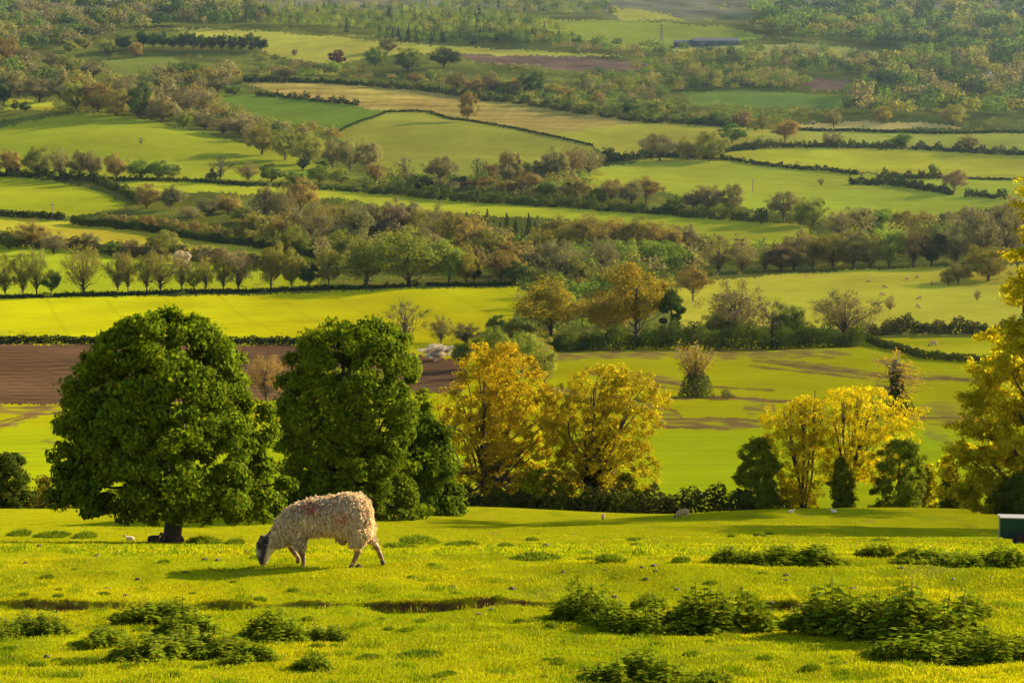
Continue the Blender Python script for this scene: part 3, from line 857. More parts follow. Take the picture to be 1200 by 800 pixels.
row('in the woods above the humped field', 'trees above the humped field', [
    (115, 132, 44, 42, 'ru', 'round'), (136, 136, 36, 34, 'ol', 'round'), (90, 130, 42, 36, 'ol', 'round'), (165, 140, 50, 32, 'dg', 'round'), (190, 143, 36, 36, 'bn'), (214, 137, 42, 36, 'bn'),
    (236, 136, 38, 32, 'bn'), (150, 120, 36, 34, 'bn'), (46, 120, 36, 40, 'bn'), (70, 118, 36, 30, 'bn'), (22, 116, 30, 26, 'bn'), (4, 124, 36, 14, 'dg'), (110, 92, 24, 30, 'bn'), (80, 88, 26, 30, 'ol'),
    (60, 80, 22, 24, 'bn'), (30, 80, 30, 30, 'bn'), (8, 76, 40, 26, 'ru'), (82, 62, 18, 16, 'lg'), (125, 63, 21, 19, 'lg'), (160, 67, 21, 17, 'ru'), (100, 58, 16, 16, 'ol'), (145, 58, 20, 24, 'dg'),
    (275, 112, 16, 26, 'gn'), (255, 108, 18, 24, 'bn'), (230, 90, 18, 24, 'gn'), (205, 88, 18, 22, 'gn'), (30, 132, 16, 14, 'dg'), (18, 130, 14, 10, 'dg')])
row('in the dark upright belt at upper left', 'dark belt trees at upper left',
    [(168 + 11.5 * i, 57 + .35 * i, R.uniform(20, 26), R.uniform(13, 17), 'dg', 'round') for i in range(13)])
row('around the parkland at upper centre', 'parkland trees at upper centre', [
    (395, 76, 20, 20, 'cu', 'round'), (392, 88, 18, 16, 'lg'), (455, 62, 22, 26, 'bn'), (520, 80, 30, 38, 'dg', 'round'), (478, 84, 34, 32, 'gn'), (423, 86, 12, 10, 'cu'), (487, 98, 16, 22, 'ru'),
    (505, 96, 18, 14, 'lg'), (516, 98, 12, 12, 'cu'), (440, 78, 26, 26, 'gn'), (335, 92, 16, 26, 'bn'), (535, 104, 22, 24, 'bn'), (556, 110, 22, 22, 'ru'), (575, 110, 30, 20, 'bn'), (590, 110, 22, 22, 'ol'),
    (625, 110, 30, 30, 'dg'), (605, 112, 24, 16, 'ru'), (660, 114, 16, 22, 'ru'), (700, 122, 18, 14, 'ru'), (738, 134, 16, 16, 'dg'), (760, 130, 13, 16, 'ol'), (785, 130, 12, 14, 'lg'), (802, 131, 12, 12, 'ol'), (360, 84, 14, 20, 'bn'), (345, 66, 10, 8, 'bn')])
print('individual trees', NTREE)

# woods too far and thick to count: one mesh each
def lowtree(mb, X, Y, Z, h, w, c, r, nl):
    n = nl
    D = r.normal(size=(n, 3)); D[:, 2] = np.abs(D[:, 2]) * 1.0 - .25
    D /= np.linalg.norm(D, axis=1)[:, None]
    lob = 1 + .18 * np.sin(D[:, 0] * 7 + r.uniform(0, 6)) + .16 * np.sin(D[:, 1] * 8 + D[:, 2] * 5 + r.uniform(0, 6))
    P = np.array([X, Y, Z + h * .48]) + D * lob[:, None] * np.array([w * .5, w * .5, h * .52]) * (r.rand(n, 1) ** .22)
    s = math.sqrt(w * h) * r.uniform(.09, .16, n)
    mb.leaves(P, D + r.normal(0, .35, (n, 3)), s, s * .75, r, 0, c)


def wood(label, P, hpx, wpx, mix, seed, dens=1.05, nl=190, group=None):
    r = np.random.RandomState(seed)
    P = np.asarray(P, float)
    x0, y0, x1, y1 = P[:, 0].min(), P[:, 1].min(), P[:, 0].max(), P[:, 1].max()
    mb = MB()
    y = y0
    pts = []
    while y <= y1:
        x = x0 + r.uniform(0, wpx)
        while x <= x1:
            pts.append((x + r.normal(0, wpx * .25), y + r.normal(0, hpx * .1)))
            x += wpx * .72 / dens
        y += hpx * .34 / dens
    pts = np.array(pts)
    pts = pts[poly_in(pts[:, 0], pts[:, 1], P)]
    names = list(mix)
    pr = np.array([mix[k] for k in names], float); pr /= pr.sum()
    loc0 = None
    for (x, yy) in pts:
        X, Y, Z, mpp = at(x, yy)
        if loc0 is None:
            loc0 = (X, Y, Z)
        k = names[r.choice(len(names), p=pr)]
        h = hpx * mpp * r.uniform(.7, 1.25); w = wpx * mpp * r.uniform(.75, 1.3)
        cc = np.array(KC[k]) * r.uniform(.75, 1.25)
        if k == 'co':
            n = nl
            z = r.rand(n) ** 1.5; az = r.uniform(0, 6.28, n); q = (1 - z) * .4 * w
            Pp = np.stack([X + q * np.cos(az), Y + q * np.sin(az), Z + z * h * 1.15], -1)
            mb.leaves(Pp, np.stack([np.cos(az), np.sin(az), .6 + 0 * az], -1), .2 * w, .12 * w, r, 0, cc)
        else:
            lowtree(mb, X, Y, Z, h, w, cc, r, nl)
    o = put('woodland', mb.mesh('woodland', [M_LEAFC], colour=True, offset=loc0), loc0)
    tag(o, label, 'wood', kind='stuff')
    return len(pts)


BR = {'bn': 4, 'ol': 3, 'ru': 2, 'gn': 2, 'dg': 1}
nw = 0
nw += wood('mixed spring wood covering the hill at upper left', [(-120, 2), (140, 0), (235, 2), (305, 12), (318, 36), (215, 32), (170, 40), (100, 52), (60, 62), (0, 72), (-120, 80)], 19, 22, {'bn': 3, 'ol': 2, 'dg': 4, 'gn': 2}, 1, nl=220)
nw += wood('dark wood at the left edge beside the humped field', [(-120, 80), (0, 80), (30, 90), (80, 100), (120, 112), (70, 112), (0, 112), (-120, 145)], 26, 26, BR, 2)
nw += wood('tangled brown wood between the humped field and dark bank', [(120, 98), (250, 92), (300, 90), (240, 112), (262, 134), (300, 150), (370, 158), (398, 168), (300, 168), (220, 148), (150, 130)], 20, 20, {'bn': 4, 'ru': 2, 'ol': 2, 'dg': 1}, 3)
nw += wood('sunlit larch and spruce wood on the upper centre hill', [(300, 10), (420, 12), (520, 10), (600, 18), (640, 28), (670, 42), (560, 44), (440, 40), (320, 34)], 12, 9, {'lg': 3, 'gn': 4, 'co': 1, 'ol': 3, 'dg': 2}, 4, nl=100)
nw += wood('dark wood at the foot of the larch hill', [(440, 40), (560, 43), (668, 44), (675, 49), (560, 53), (480, 51), (430, 46)], 10, 9, {'dg': 3, 'co': 3, 'gn': 2}, 5, nl=100)
nw += wood('thin belt of trees along the skyline hill at upper centre', [(520, 2), (620, 4), (715, 4), (720, 20), (640, 20), (600, 14), (520, 6)], 10, 12, {'gn': 3, 'ol': 2, 'dg': 2}, 6, nl=100)
nw += wood('mixed wood behind the brown strip at upper centre', [(590, 54), (650, 48), (720, 54), (830, 62), (880, 70), (880, 104), (800, 110), (770, 122), (700, 118), (640, 104), (700, 92), (740, 88), (770, 72), (680, 64)], 13, 15, {'bn': 2, 'ol': 3, 'gn': 3, 'dg': 2}, 7, dens=.8)
nw += wood('dense long dark wood below the pale strip at upper right', [(820, 70), (900, 64), (1000, 71), (1040, 78), (1036, 94), (960, 88), (880, 80), (820, 80)], 15, 13, {'bn': 2, 'dg': 3, 'gn': 2, 'ol': 1}, 8)
nw += wood('open scrubby wood beyond the blue green field', [(815, 90), (880, 84), (930, 90), (955, 105), (860, 106), (810, 106)], 11, 13, {'ol': 3, 'gn': 3, 'bn': 2}, 9)
nw += wood('rolling mixed woods on the far right hillside', [(880, 16), (1000, 10), (1100, 12), (1320, 12), (1320, 80), (1200, 82), (1090, 76), (1030, 60), (960, 50), (890, 44)], 19, 25, {'bn': 1, 'ol': 2, 'gn': 3, 'dg': 4}, 10, dens=1.05, nl=260)
nw += wood('shaded woods around the white house at the right', [(1040, 80), (1100, 80), (1320, 84), (1320, 142), (1180, 142), (1060, 142), (980, 140), (985, 126), (1000, 108), (1030, 104)], 22, 27, {'bn': 3, 'ol': 2, 'dg': 4, 'gn': 2}, 11, nl=260)
nw += wood('scattered copses behind the tan hill field', [(295, 68), (330, 72), (400, 84), (470, 92), (560, 104), (520, 102), (400, 93), (300, 94)], 9, 14, {'gn': 3, 'ol': 3, 'dg': 2, 'bn': 2}, 12, dens=.75)
nw += wood('bushy thicket beneath the tan hill field top hedge', [(560, 96), (640, 104), (700, 118), (800, 134), (900, 138), (940, 146), (860, 148), (760, 142), (640, 122), (560, 112)], 9, 13, {'gn': 3, 'ol': 3, 'dg': 2, 'ru': 1}, 13, dens=.8)
nw += wood('brown understorey of the central wood', [(290, 262), (400, 262), (540, 268), (640, 300), (640, 328), (560, 326), (400, 318), (300, 300)], 24, 24, {'bn': 3, 'ol': 2, 'ru': 1, 'gn': 1}, 14, nl=140)
nw += wood('brown understorey of the wood above the sheep hill', [(640, 300), (820, 296), (900, 300), (1000, 285), (1200, 268), (1320, 262), (1320, 304), (1100, 308), (900, 314), (800, 325), (700, 335), (640, 330)], 24, 24, {'bn': 3, 'ol': 2, 'gn': 2, 'dg': 1}, 15, nl=140)
nw += wood('scrub along the foot of the hill below the lone tree', [(430, 206), (520, 216), (620, 214), (700, 200), (700, 212), (690, 234), (600, 232), (480, 226), (420, 222)], 14, 18, {'gn': 3, 'ol': 3, 'bn': 3, 'dg': 2}, 16, nl=120)
nw += wood('brambly scrub right of the bright crop field', [(612, 346), (660, 330), (720, 338), (760, 350), (800, 350), (790, 372), (720, 385), (640, 400), (600, 396), (596, 384)], 18, 24, {'gn': 3, 'ol': 3, 'dg': 2, 'ru': 1}, 17, nl=200, dens=.8)
print('wood trees', nw)

# rough scrub on every bit of ground that is not a field
r = np.random.RandomState(404)
tid = len(FIELDS) - 1
ii = np.where((fid == tid) & (fpx > -60) & (fpx < 1260) & (fpy > 8))[0]
ii = ii[r.rand(len(ii)) < np.where(fpy[ii] < 60, .014, .026)]
mb = MB()
for i in ii:
    X, Y = fc[i][0] + r.normal(0, 2), fc[i][1] + r.normal(0, 2)
    mpp = Y / F
    k = ['gn', 'ol', 'bn', 'dg', 'ol', 'gn', 'dg'][r.randint(7)]
    hp = r.uniform(3.5, 8.5) * (1 if fpy[i] > 120 else .8)
    lowtree(mb, X, Y, float(height(X, Y)) - .1 * hp * mpp, hp * mpp, hp * mpp * r.uniform(.9, 1.7), np.array(KC[k]) * r.uniform(.8, 1.4), r, 40)
print('scrub', len(ii))
o = put('undergrowth', mb.mesh('undergrowth', [M_LEAFC], colour=True))
tag(o, 'bushes and bramble filling the rough ground between the far fields', 'undergrowth', kind='stuff')

# ------------------------------------------------------------------ hedges
def hedge(label, pts, hpx, col=(.035, .05, .010), wid=1.0, ragged=.3, seed=0, step=1.0, mixc=None, depth=None):
    r = np.random.RandomState(seed + 500)
    W = []
    for k, p in enumerate(pts):
        W.append(at(*p) if depth is None else at_depth(p[0], depth[k] if isinstance(depth, list) else depth))
    P = np.array([w[:3] for w in W]); mp = np.array([w[3] for w in W])
    seg = np.linalg.norm(np.diff(P, axis=0), axis=1); cum = np.concatenate([[0], np.cumsum(seg)])
    L = cum[-1]
    m = float(mp.mean())
    H = hpx * m
    ls = max(.16, 2.3 * m) if depth is None else .22
    ls = min(ls, H * .5)
    n = int(min(90000, max(300, L * H * 13 / ls ** 2)))
    d = r.rand(n) * L
    X = np.interp(d, cum, P[:, 0]); Y = np.interp(d, cum, P[:, 1]); mm = np.interp(d, cum, mp)
    hh = hpx * mm
    wv = 1 + ragged * sines(d, d * 0, H * 2.2, 6, seed + 9) + ragged * .6 * sines(d, d * 0, H * .7, 5, seed + 10)
    wv = np.clip(wv, .3, 2.2)
    a = r.uniform(0, math.pi, n); q = r.rand(n) ** .42
    ox = np.cos(a) * q * hh * .45 * wid; oz = np.sin(a) ** .6 * q * hh * wv
    i = np.clip(np.searchsorted(cum, d) - 1, 0, len(seg) - 1)
    T = np.diff(P, axis=0)[i] / seg[i][:, None]
    nx, ny = -T[:, 1], T[:, 0]
    X = X + nx * ox; Y = Y + ny * ox
    Z = height(X, Y) + oz
    Nn = np.stack([nx * np.cos(a), ny * np.cos(a), np.sin(a) + .2], -1) + r.normal(0, .55, (n, 3))
    s = ls * r.uniform(.6, 1.4, n)
    c = np.tile(np.array(col), (n, 1))
    if mixc is not None:
        k = np.clip(.5 + .8 * sines(d, d * 0, H * 1.5, 5, seed + 21), 0, 1)[:, None]
        c = c * (1 - k) + np.array(mixc) * k
    mb = MB()
    mb.leaves(np.stack([X, Y, Z], -1), Nn, s, s * .7, r, 0, c)
    o0 = P[len(P) // 2]
    o = put('hedge', mb.mesh('hedge', [M_LEAFC], colour=True, offset=o0), o0)
    tag(o, label, 'hedge')
    return o


DGc = (.028, .042, .008); GNc = (.05, .07, .010)
hedge('long dark hedge just behind the crest of the pasture', [(-80, 0), (200, 0), (500, 0), (700, 0), (885, 0)], 33, (.034, .036, .009), 1.7, .2, 1, depth=[124, 123, 121.5, 121, 121], mixc=(.05, .06, .010))
hedge('low green hedge bank under the golden trees at the right', [(880, 0), (1000, 0), (1100, 0), (1280, 0)], 15, (.08, .09, .010), 1.2, .4, 31, depth=[121, 121, 121, 122], mixc=(.15, .15, .010))
hedge('trimmed dark hedge between bright crop field and brown field', [(-80, 404), (100, 403), (335, 404), (420, 408)], 10, DGc, .8, .1, 2)
hedge('thick bushy hedge across the valley under the tall trees', [(640, 412), (700, 410), (800, 409), (900, 409), (1010, 406)], 24, (.03, .048, .008), 1.3, .3, 3, mixc=(.06, .085, .010))
hedge('low curving hedge at the right end of the valley hedge', [(1003, 396), (1035, 408), (1080, 420), (1160, 426), (1250, 428)], 10, (.045, .06, .008), 1, .12, 4)
hedge('ragged hedge along the bottom of the pale sheep hill', [(1010, 394), (1060, 390), (1110, 391), (1170, 392), (1260, 393)], 17, (.045, .055, .012), 1, .3, 5, mixc=(.07, .06, .02))
hedge('thin dark hedge along the top of the bright crop field', [(-80, 350), (100, 347), (300, 343), (480, 336), (610, 334)], 5, DGc, .9, .25, 6)
hedge('dark hedge at the left edge under the green sloping field', [(-80, 252), (0, 254), (40, 256), (75, 258)], 9, DGc, .8, .15, 7)
hedge('diagonal dark hedge below the russet shrubs', [(85, 262), (110, 266), (205, 277), (300, 290), (388, 307)], 10, (.035, .052, .008), .9, .15, 8)
hedge('overgrown hedge below the thin pale strip field', [(-80, 286), (0, 286), (80, 293), (120, 297), (200, 304), (330, 316)], 13, (.04, .045, .012), 1.1, .35, 9, mixc=(.07, .055, .025))
hedge('short diagonal hedge below the row of brown trees at left', [(108, 211), (135, 224), (165, 240)], 10, (.04, .055, .010), 1, .25, 10, mixc=(.08, .10, .015))
hedge('low hedge along the foot of the humped field', [(118, 212), (180, 212), (240, 214), (300, 218), (420, 225)], 5, GNc, .9, .3, 11)
hedge('row of bushes at the left foot of the humped field', [(-80, 206), (0, 207), (60, 209), (112, 212)], 9, DGc, 1, .35, 12)
hedge('thick hedge above the long strip field', [(425, 226), (480, 230), (600, 239), (700, 247), (840, 257), (900, 261)], 11, (.045, .062, .012), 1, .45, 13, mixc=(.06, .075, .012))
hedge('low hedge along the near edge of the flat bright field', [(850, 187), (900, 195), (960, 200), (1005, 205)], 5, DGc, .9, .3, 14)
hedge('dark hedge left of the lone tree in the right fields', [(995, 216), (1040, 217), (1080, 223), (1115, 229)], 9, DGc, 1, .3, 15)
hedge('two dark bushes right of the lone tree in the right fields', [(1130, 231), (1150, 231), (1180, 234)], 8, DGc, 1, .5, 16)
hedge('line of bushes below the flat bright field', [(1028, 209), (1060, 210), (1075, 210), (1104, 209)], 8, (.045, .05, .015), 1, .5, 17)
hedge('thin hedge at the far right below the flat bright field', [(1104, 209), (1150, 211), (1280, 214)], 3, DGc, .9, .2, 18)
hedge('tall bushy hedge along the back of the flat bright field', [(845, 178), (890, 174), (960, 173), (1062, 174)], 8, (.05, .068, .014), 1, .45, 19, mixc=(.07, .07, .018))
hedge('dark clipped hedge right of the gap behind the flat bright field', [(1068, 175), (1100, 177), (1130, 179), (1200, 182), (1280, 184)], 8, DGc, 1, .3, 20)
hedge('straight low hedge under the pale sandy strip', [(935, 153), (1000, 154), (1100, 157), (1280, 159)], 4, DGc, .8, .15, 21)
hedge('thin dark hedge curving below the lone hillside tree', [(396, 156), (425, 142), (452, 132), (480, 131), (505, 132), (560, 144), (640, 159), (695, 171)], 2.6, DGc, .9, .15, 22)
hedge('bushy hedge along the top of the tan hill field', [(430, 102), (480, 105), (540, 113), (600, 121), (700, 136), (760, 144), (860, 150)], 8, (.04, .055, .012), 1, .4, 23, mixc=(.08, .085, .018))
hedge('low hedge at the left end of the tan hill field', [(285, 96), (340, 97), (385, 98), (430, 101)], 6, DGc, 1, .35, 24)
hedge('hedge under the spreading tree right of the tan field', [(715, 190), (760, 185), (800, 184), (850, 188)], 9, DGc, 1, .35, 25)
hedge('scattered thorn bushes along the dark green bank', [(300, 113), (330, 114), (370, 119), (420, 124)], 5, DGc, 1.2, .9, 26)

# ------------------------------------------------------------------ hero trees
def crown_profile(mb, prof, base, mpp, zb, rng, nclump, crad, nleaf, L, Wd, depthf=1.0, inner=.35, down=.0, gap=0.0, m=0, yoff=0.0, shell=.7):
    """foliage clumps filling a crown whose outline is given in photograph pixels (row, left, right) around the trunk"""
    x0, ybase = base
    prof = np.asarray(prof, float)
    ys = prof[:, 0]
    seg = (prof[:-1, 2] - prof[:-1, 1] + prof[1:, 2] - prof[1:, 1]) * .5 * np.diff(ys)
    cum = np.concatenate([[0], np.cumsum(seg)])
    tops = []
    ph = rng.uniform(0, 6.28, 4)
    for i in range(nclump):
        yy = np.interp(rng.rand() * cum[-1], cum, ys)
        xl, xr = np.interp(yy, ys, prof[:, 1]), np.interp(yy, ys, prof[:, 2])
        cx, hw = (xl + xr) / 2, (xr - xl) / 2
        az = rng.uniform(0, 6.283)
        f = (inner + (1 - inner) * rng.rand()) if rng.rand() > shell else rng.uniform(.78, 1.0)
        hwm = max(hw * mpp - crad * .75, .05)
        hz = (ybase - yy) * mpp
        hwm *= 1 + (.075 if nclump in (760, 641) else .11 if hw * mpp > 2.6 else .22) * float(sines(az * hwm, hz, 2.6 if hw * mpp > 2.6 else 1.5, 4, nclump)) + .06 * float(sines(az * hwm, hz, 1.2, 4, nclump + 1))
        if gap > 0 and math.sin(az * 3 + ph[0]) + math.sin(yy * .11 + ph[1] + az * 2) > 2 - gap * 2:
            continue
        dy = hwm * f * math.sin(az) * depthf + yoff
        zf = min(1, max(0, (yy - ys[0]) / (ys[-1] - ys[0])))
        P0 = np.array([(cx - x0) * mpp + hwm * f * math.cos(az), dy, max(zb, hz - crad * .55 - dy * .24 * (.3 + .7 * zf))])
        tops.append(P0)
        out = np.array([math.cos(az), math.sin(az) * depthf, .35])
        n = int(nleaf * rng.uniform(.6, 1.4))
        D = rng.normal(size=(n, 3)); D /= np.linalg.norm(D, axis=1)[:, None]
        Pl = P0 + D * (crad * rng.uniform(.7, 1.25)) * (rng.rand(n, 1) ** .45) * np.array([1, 1, .75])
        Nn = D * .6 + out * .7 + rng.normal(0, .5, (n, 3)) + np.array([0, 0, .25])
        mb.leaves(Pl, Nn, L * rng.uniform(.6, 1.35, n), Wd * rng.uniform(.6, 1.3, n), rng, m, down=down)
    return tops


def hero(name, label, prof, base, colour, nclump, crad, nleaf, L, W, trunk_r, seed, depth=None, nlimb=30, trunk_top=.8, gap=0.0,
         mat=None, inner=.35, down=0.0, cat='tree', stems=None, bark=None, depthf=1.0, lean=(0, 0), lower=True):
    rng = np.random.RandomState(seed)
    x0, yb = base
    X, Y, Z, mpp = at(x0, yb) if depth is None else at_depth(x0, depth)
    _, ybase, _ = project(X, Y, Z); ybase = float(ybase)
    cr, tr = MB(), MB()
    if mat is M_LIGHT:
        inner = .05
    tops = crown_profile(cr, prof, (x0, ybase), mpp, .1, rng, nclump, crad, nleaf, L, W, depthf, inner, down, gap, shell=.35 if mat is M_LIGHT else .7)
    T = np.array(tops)
    H = T[:, 2].max()
    if stems is None:
        lx, ly = lean
        Pt = np.array([(0, 0, -.3), (0, 0, .0), (.02 * H + lx * .1, 0, H * .15), (-.01 * H + lx * .4, .01 * H, H * .4), (lx, ly, H * trunk_top)])
        tr.tube(Pt, trunk_r * np.array([1.25, 1.05, .9, .7, .12]), 0, 10)
        for k in range(6):
            a = k * 1.047 + rng.uniform(-.2, .2)
            tr.tube([(0, 0, trunk_r * 1.5), (math.cos(a) * trunk_r * 1.1, math.sin(a) * trunk_r * 1.1, trunk_r * .3), (math.cos(a) * trunk_r * 1.5, math.sin(a) * trunk_r * 1.5, -.15)], [trunk_r * .45, trunk_r * .3, trunk_r * .12], 0, 6)
        pick = T[rng.permutation(len(T))[:nlimb]]
        limbs(tr, np.zeros(3), pick, trunk_r, rng, wig=.05, sides=6, zmin=H * .2)
    else:
        for (tx, ty, rr) in stems:
            e = np.array([(tx - x0) * mpp, rng.uniform(-.6, .6), (ybase - ty) * mpp])
            k = np.linspace(0, 1, 7)[:, None]
            P = np.array([rng.uniform(-.1, .1), 0, -.2]) * (1 - k) + e * k
            P[:, 0] = e[0] * (k[:, 0] ** 1.35) + rng.normal(0, .06, 7)
            P[1:6] += rng.normal(0, .05, (5, 3))
            tr.tube(P, rr * np.linspace(1, .35, 7), 0, 7)
            near = T[np.argsort(np.abs(T[:, 0] - e[0]) + np.abs(T[:, 2] - e[2] * 1.05) * .6 + rng.rand(len(T)) * .8)[: max(6, nlimb // len(stems))]]
            for t in near:
                q = P[rng.randint(3, 6)]
                mid = (q + t) / 2 + rng.normal(0, .12, 3) + np.array([0, 0, -.1])
                tr.tube([q, mid, t], [rr * .4, rr * .26, rr * .08], 0, 5)
    o = put(name, None, (X, Y, Z))
    put('crown', cr.mesh('crown', [mat or M_LEAF]), parent=o, colour=colour)
    put('trunk', tr.mesh('trunk', [bark or M_BARK], True), parent=o)
    tag(o, label, cat)
    return o, (X, Y, Z, mpp, ybase)


CH = [(358, 176, 234), (366, 146, 250), (380, 118, 268), (402, 98, 286), (435, 88, 306), (470, 72, 314), (500, 66, 320), (530, 61, 331), (560, 57, 340), (580, 62, 336), (594, 84, 324), (599, 160, 318)]
hero('chestnut_tree', 'big dark green domed chestnut tree left of the grazing sheep', CH, (201, 635), (.072, .100, .006), 760, .34, 120, .165, .095, .27, 11, mat=M_GLOSSY, down=.9, nlimb=44, trunk_top=.7)
D2 = [(369, 384, 454), (382, 352, 480), (402, 340, 490), (430, 326, 500), (460, 316, 504), (485, 313, 500), (520, 318, 486), (560, 324, 492), (603, 330, 500)]
hero('broadleaf_tree', 'tall dark green tree between the chestnut and the golden trees', D2, (405, 604), (.068, .094, .006), 641, .5, 110, .22, .13, .35, 12, mat=M_GLOSSY, down=.7, nlimb=30)
D3 = [(478, 470, 510), (500, 456, 530), (540, 450, 542), (580, 448, 546), (606, 450, 546)]
hero('broadleaf_bush', 'low dark green bush behind the sheep and left of the golden trees', D3, (500, 603), (.055, .082, .006), 320, .5, 90, .25, .15, .16, 13, mat=M_GLOSSY, nlimb=14, cat='bush')
YG = (.265, .192, .009)
Y1 = [(398, 548, 606), (412, 536, 630), (438, 522, 652), (460, 512, 664), (490, 500, 676), (520, 498, 676), (550, 506, 676), (580, 512, 668), (606, 522, 656)]
hero('golden_tree', 'large golden yellow tree with a stout forked trunk, left of the ivy-clad one', Y1, (568, 0), YG, 1050, .42, 64, .15, .10, .32, 14, depth=126, nlimb=70, gap=.05, mat=M_LIGHT)
Y2 = [(424, 680, 742), (436, 658, 774), (458, 636, 790), (482, 634, 788), (505, 640, 774), (530, 640, 776), (560, 646, 776), (604, 656, 762)]
o, q = hero('golden_tree', 'golden yellow tree with a dark ivy-covered trunk', Y2, (692, 0), (.235, .19, .009), 900, .4, 60, .15, .10, .3, 15, depth=125, nlimb=60, gap=.1, mat=M_LIGHT)
hero('shrub', 'yellow green shrub between the two big golden trees', [(545, 612, 640), (565, 596, 668), (603, 592, 676)], (632, 0), (.20, .20, .006), 150, .34, 44, .18, .12, .08, 41, depth=122.5, nlimb=14, cat='shrub', mat=M_LIGHT)
hero('shrub', 'olive yellow shrub at the right foot of the ivy-clad golden tree', [(552, 722, 742), (575, 712, 762), (603, 708, 770)], (738, 0), (.12, .13, .006), 110, .34, 44, .18, .12, .08, 42, depth=122.5, nlimb=14, cat='shrub', mat=M_LIGHT)
hero('shrub', 'bright yellow green shrub between broad and ragged dark shrubs at right', [(540, 1078, 1094), (570, 1070, 1104), (602, 1066, 1108)], (1088, 0), (.24, .23, .006), 120, .34, 44, .18, .12, .08, 43, depth=123, nlimb=14, cat='shrub', mat=M_LIGHT)
hero('shrub', 'bright leafy shrub at the foot of the slender golden tree', [(562, 912, 930), (580, 902, 962), (603, 900, 972)], (930, 0), (.25, .22, .006), 90, .32, 38, .17, .12, .08, 44, depth=123.5, nlimb=14, cat='shrub', mat=M_LIGHT)
iv = MB(); r = np.random.RandomState(5)
n = 3600
z = r.rand(n) ** .9 * 5.2; az = r.uniform(0, 6.28, n); rr = (.75 + .35 * np.sin(z * 2.2)) * (.55 + .5 * r.rand(n)) * (1.25 - z / 9)
iv.leaves(np.stack([rr * np.cos(az), rr * np.sin(az), z], -1), np.stack([np.cos(az), np.sin(az), .3 + 0 * z], -1) + r.normal(0, .4, (n, 3)), .2, .15, r, down=.5)
put('ivy', iv.mesh('ivy', [M_GLOSSY]), parent=o, colour=(.022, .034, .008))
hero('shrub', 'dark green rounded shrub at the left of the right hand golden trees', [(509, 876, 900), (524, 864, 910), (550, 858, 917), (580, 858, 917), (598, 866, 912)], (887, 0), (.10, .125, .010), 300, .32, 60, .16, .10, .14, 16, depth=121, nlimb=14, gap=.22, cat='shrub')
hero('golden_tree', 'slender golden tree with a crooked dark trunk beside the rounded shrub', [(462, 908, 956), (476, 890, 976), (490, 882, 986), (518, 884, 984), (548, 892, 974), (585, 900, 964)], (942, 0), (.32, .255, .006), 400, .36, 44, .14, .09, .2, 17, depth=122, gap=.2, nlimb=50, mat=M_LIGHT,
     stems=[(915, 480, .10), (935, 470, .13), (960, 490, .09), (925, 520, .07), (952, 455, .08)])
hero('golden_tree', 'airy golden tree with several thin bare stems, right of the slender one', [(450, 966, 1036), (462, 944, 1066), (474, 932, 1082), (500, 932, 1082), (520, 940, 1072), (560, 948, 1066)], (992, 0), (.33, .27, .006), 560, .36, 42, .14, .09, .2, 18, depth=123, gap=.3, nlimb=60, mat=M_LIGHT,
     stems=[(972, 480, .09), (985, 470, .10), (1003, 462, .10), (1020, 468, .10), (1008, 505, .08), (1030, 485, .07)])
hero('shrub', 'narrow dark green shrub at the foot of the airy golden tree', [(534, 976, 994), (560, 970, 1004), (600, 972, 1003)], (986, 0), (.09, .11, .010), 160, .3, 60, .15, .1, .1, 19, depth=120.5, nlimb=8, gap=.22, cat='shrub')
hero('shrub', 'broad dark green shrub right of the airy golden tree', [(512, 1036, 1070), (526, 1026, 1082), (550, 1021, 1087), (580, 1021, 1087), (600, 1030, 1078)], (1053, 0), (.10, .125, .010), 300, .32, 64, .16, .10, .14, 20, depth=120.5, nlimb=12, gap=.22, cat='shrub')
hero('shrub', 'ragged dark shrub beneath the great tree at the right edge', [(538, 1104, 1120), (565, 1099, 1128), (600, 1094, 1132)], (1112, 0), (.06, .068, .008), 170, .32, 60, .16, .1, .12, 21, depth=118, nlimb=10, gap=.22, cat='shrub')
hero('small_tree', 'small dark tree at the left edge of the picture', [(528, -2, 24), (545, -26, 38), (575, -32, 38), (602, -20, 30)], (6, 0), (.05, .065, .007), 300, .34, 56, .17, .11, .16, 22, depth=113, nlimb=18)
hero('shrub', 'thin olive shrub between the small dark tree and the chestnut', [(556, 42, 62), (580, 34, 78), (606, 32, 84)], (57, 0), (.10, .09, .010), 80, .38, 30, .18, .11, .08, 23, depth=114, nlimb=30, gap=.4, cat='shrub')

# the great tree at the right edge: clumps outlined one by one
rng = np.random.RandomState(31)
X, Y, Z, mpp = at_depth(1252, 108)
_, yb, _ = project(X, Y, Z); yb = float(yb)
CL = [(1198, 248, 20), (1205, 280, 24), (1222, 228, 30), (1245, 205, 36), (1198, 322, 20), (1210, 352, 26), (1178, 378, 26), (1168, 402, 22), (1200, 400, 30), (1186, 440, 34),
      (1160, 458, 24), (1150, 478, 22), (1134, 500, 24), (1120, 524, 24), (1112, 548, 18), (1146, 532, 30), (1170, 505, 34), (1205, 480, 36), (1190, 540, 36), (1150, 562, 26), (1180, 575, 26),
      (1128, 568, 20), (1140, 585, 20), (1165, 590, 22), (1110, 575, 16), (1150, 440, 22), (1135, 470, 20), (1160, 425, 22), (1185, 335, 22), (1190, 300, 18), (1240, 260, 42), (1275, 240, 40), (1250, 320, 48), (1300, 300, 44), (1240, 390, 50), (1290, 380, 50), (1330, 350, 40), (1240, 460, 50), (1300, 460, 52), (1345, 430, 40),
      (1240, 540, 44), (1290, 540, 46), (1335, 510, 40), (1220, 570, 30)]
cr, tr = MB(), MB()
tops = []
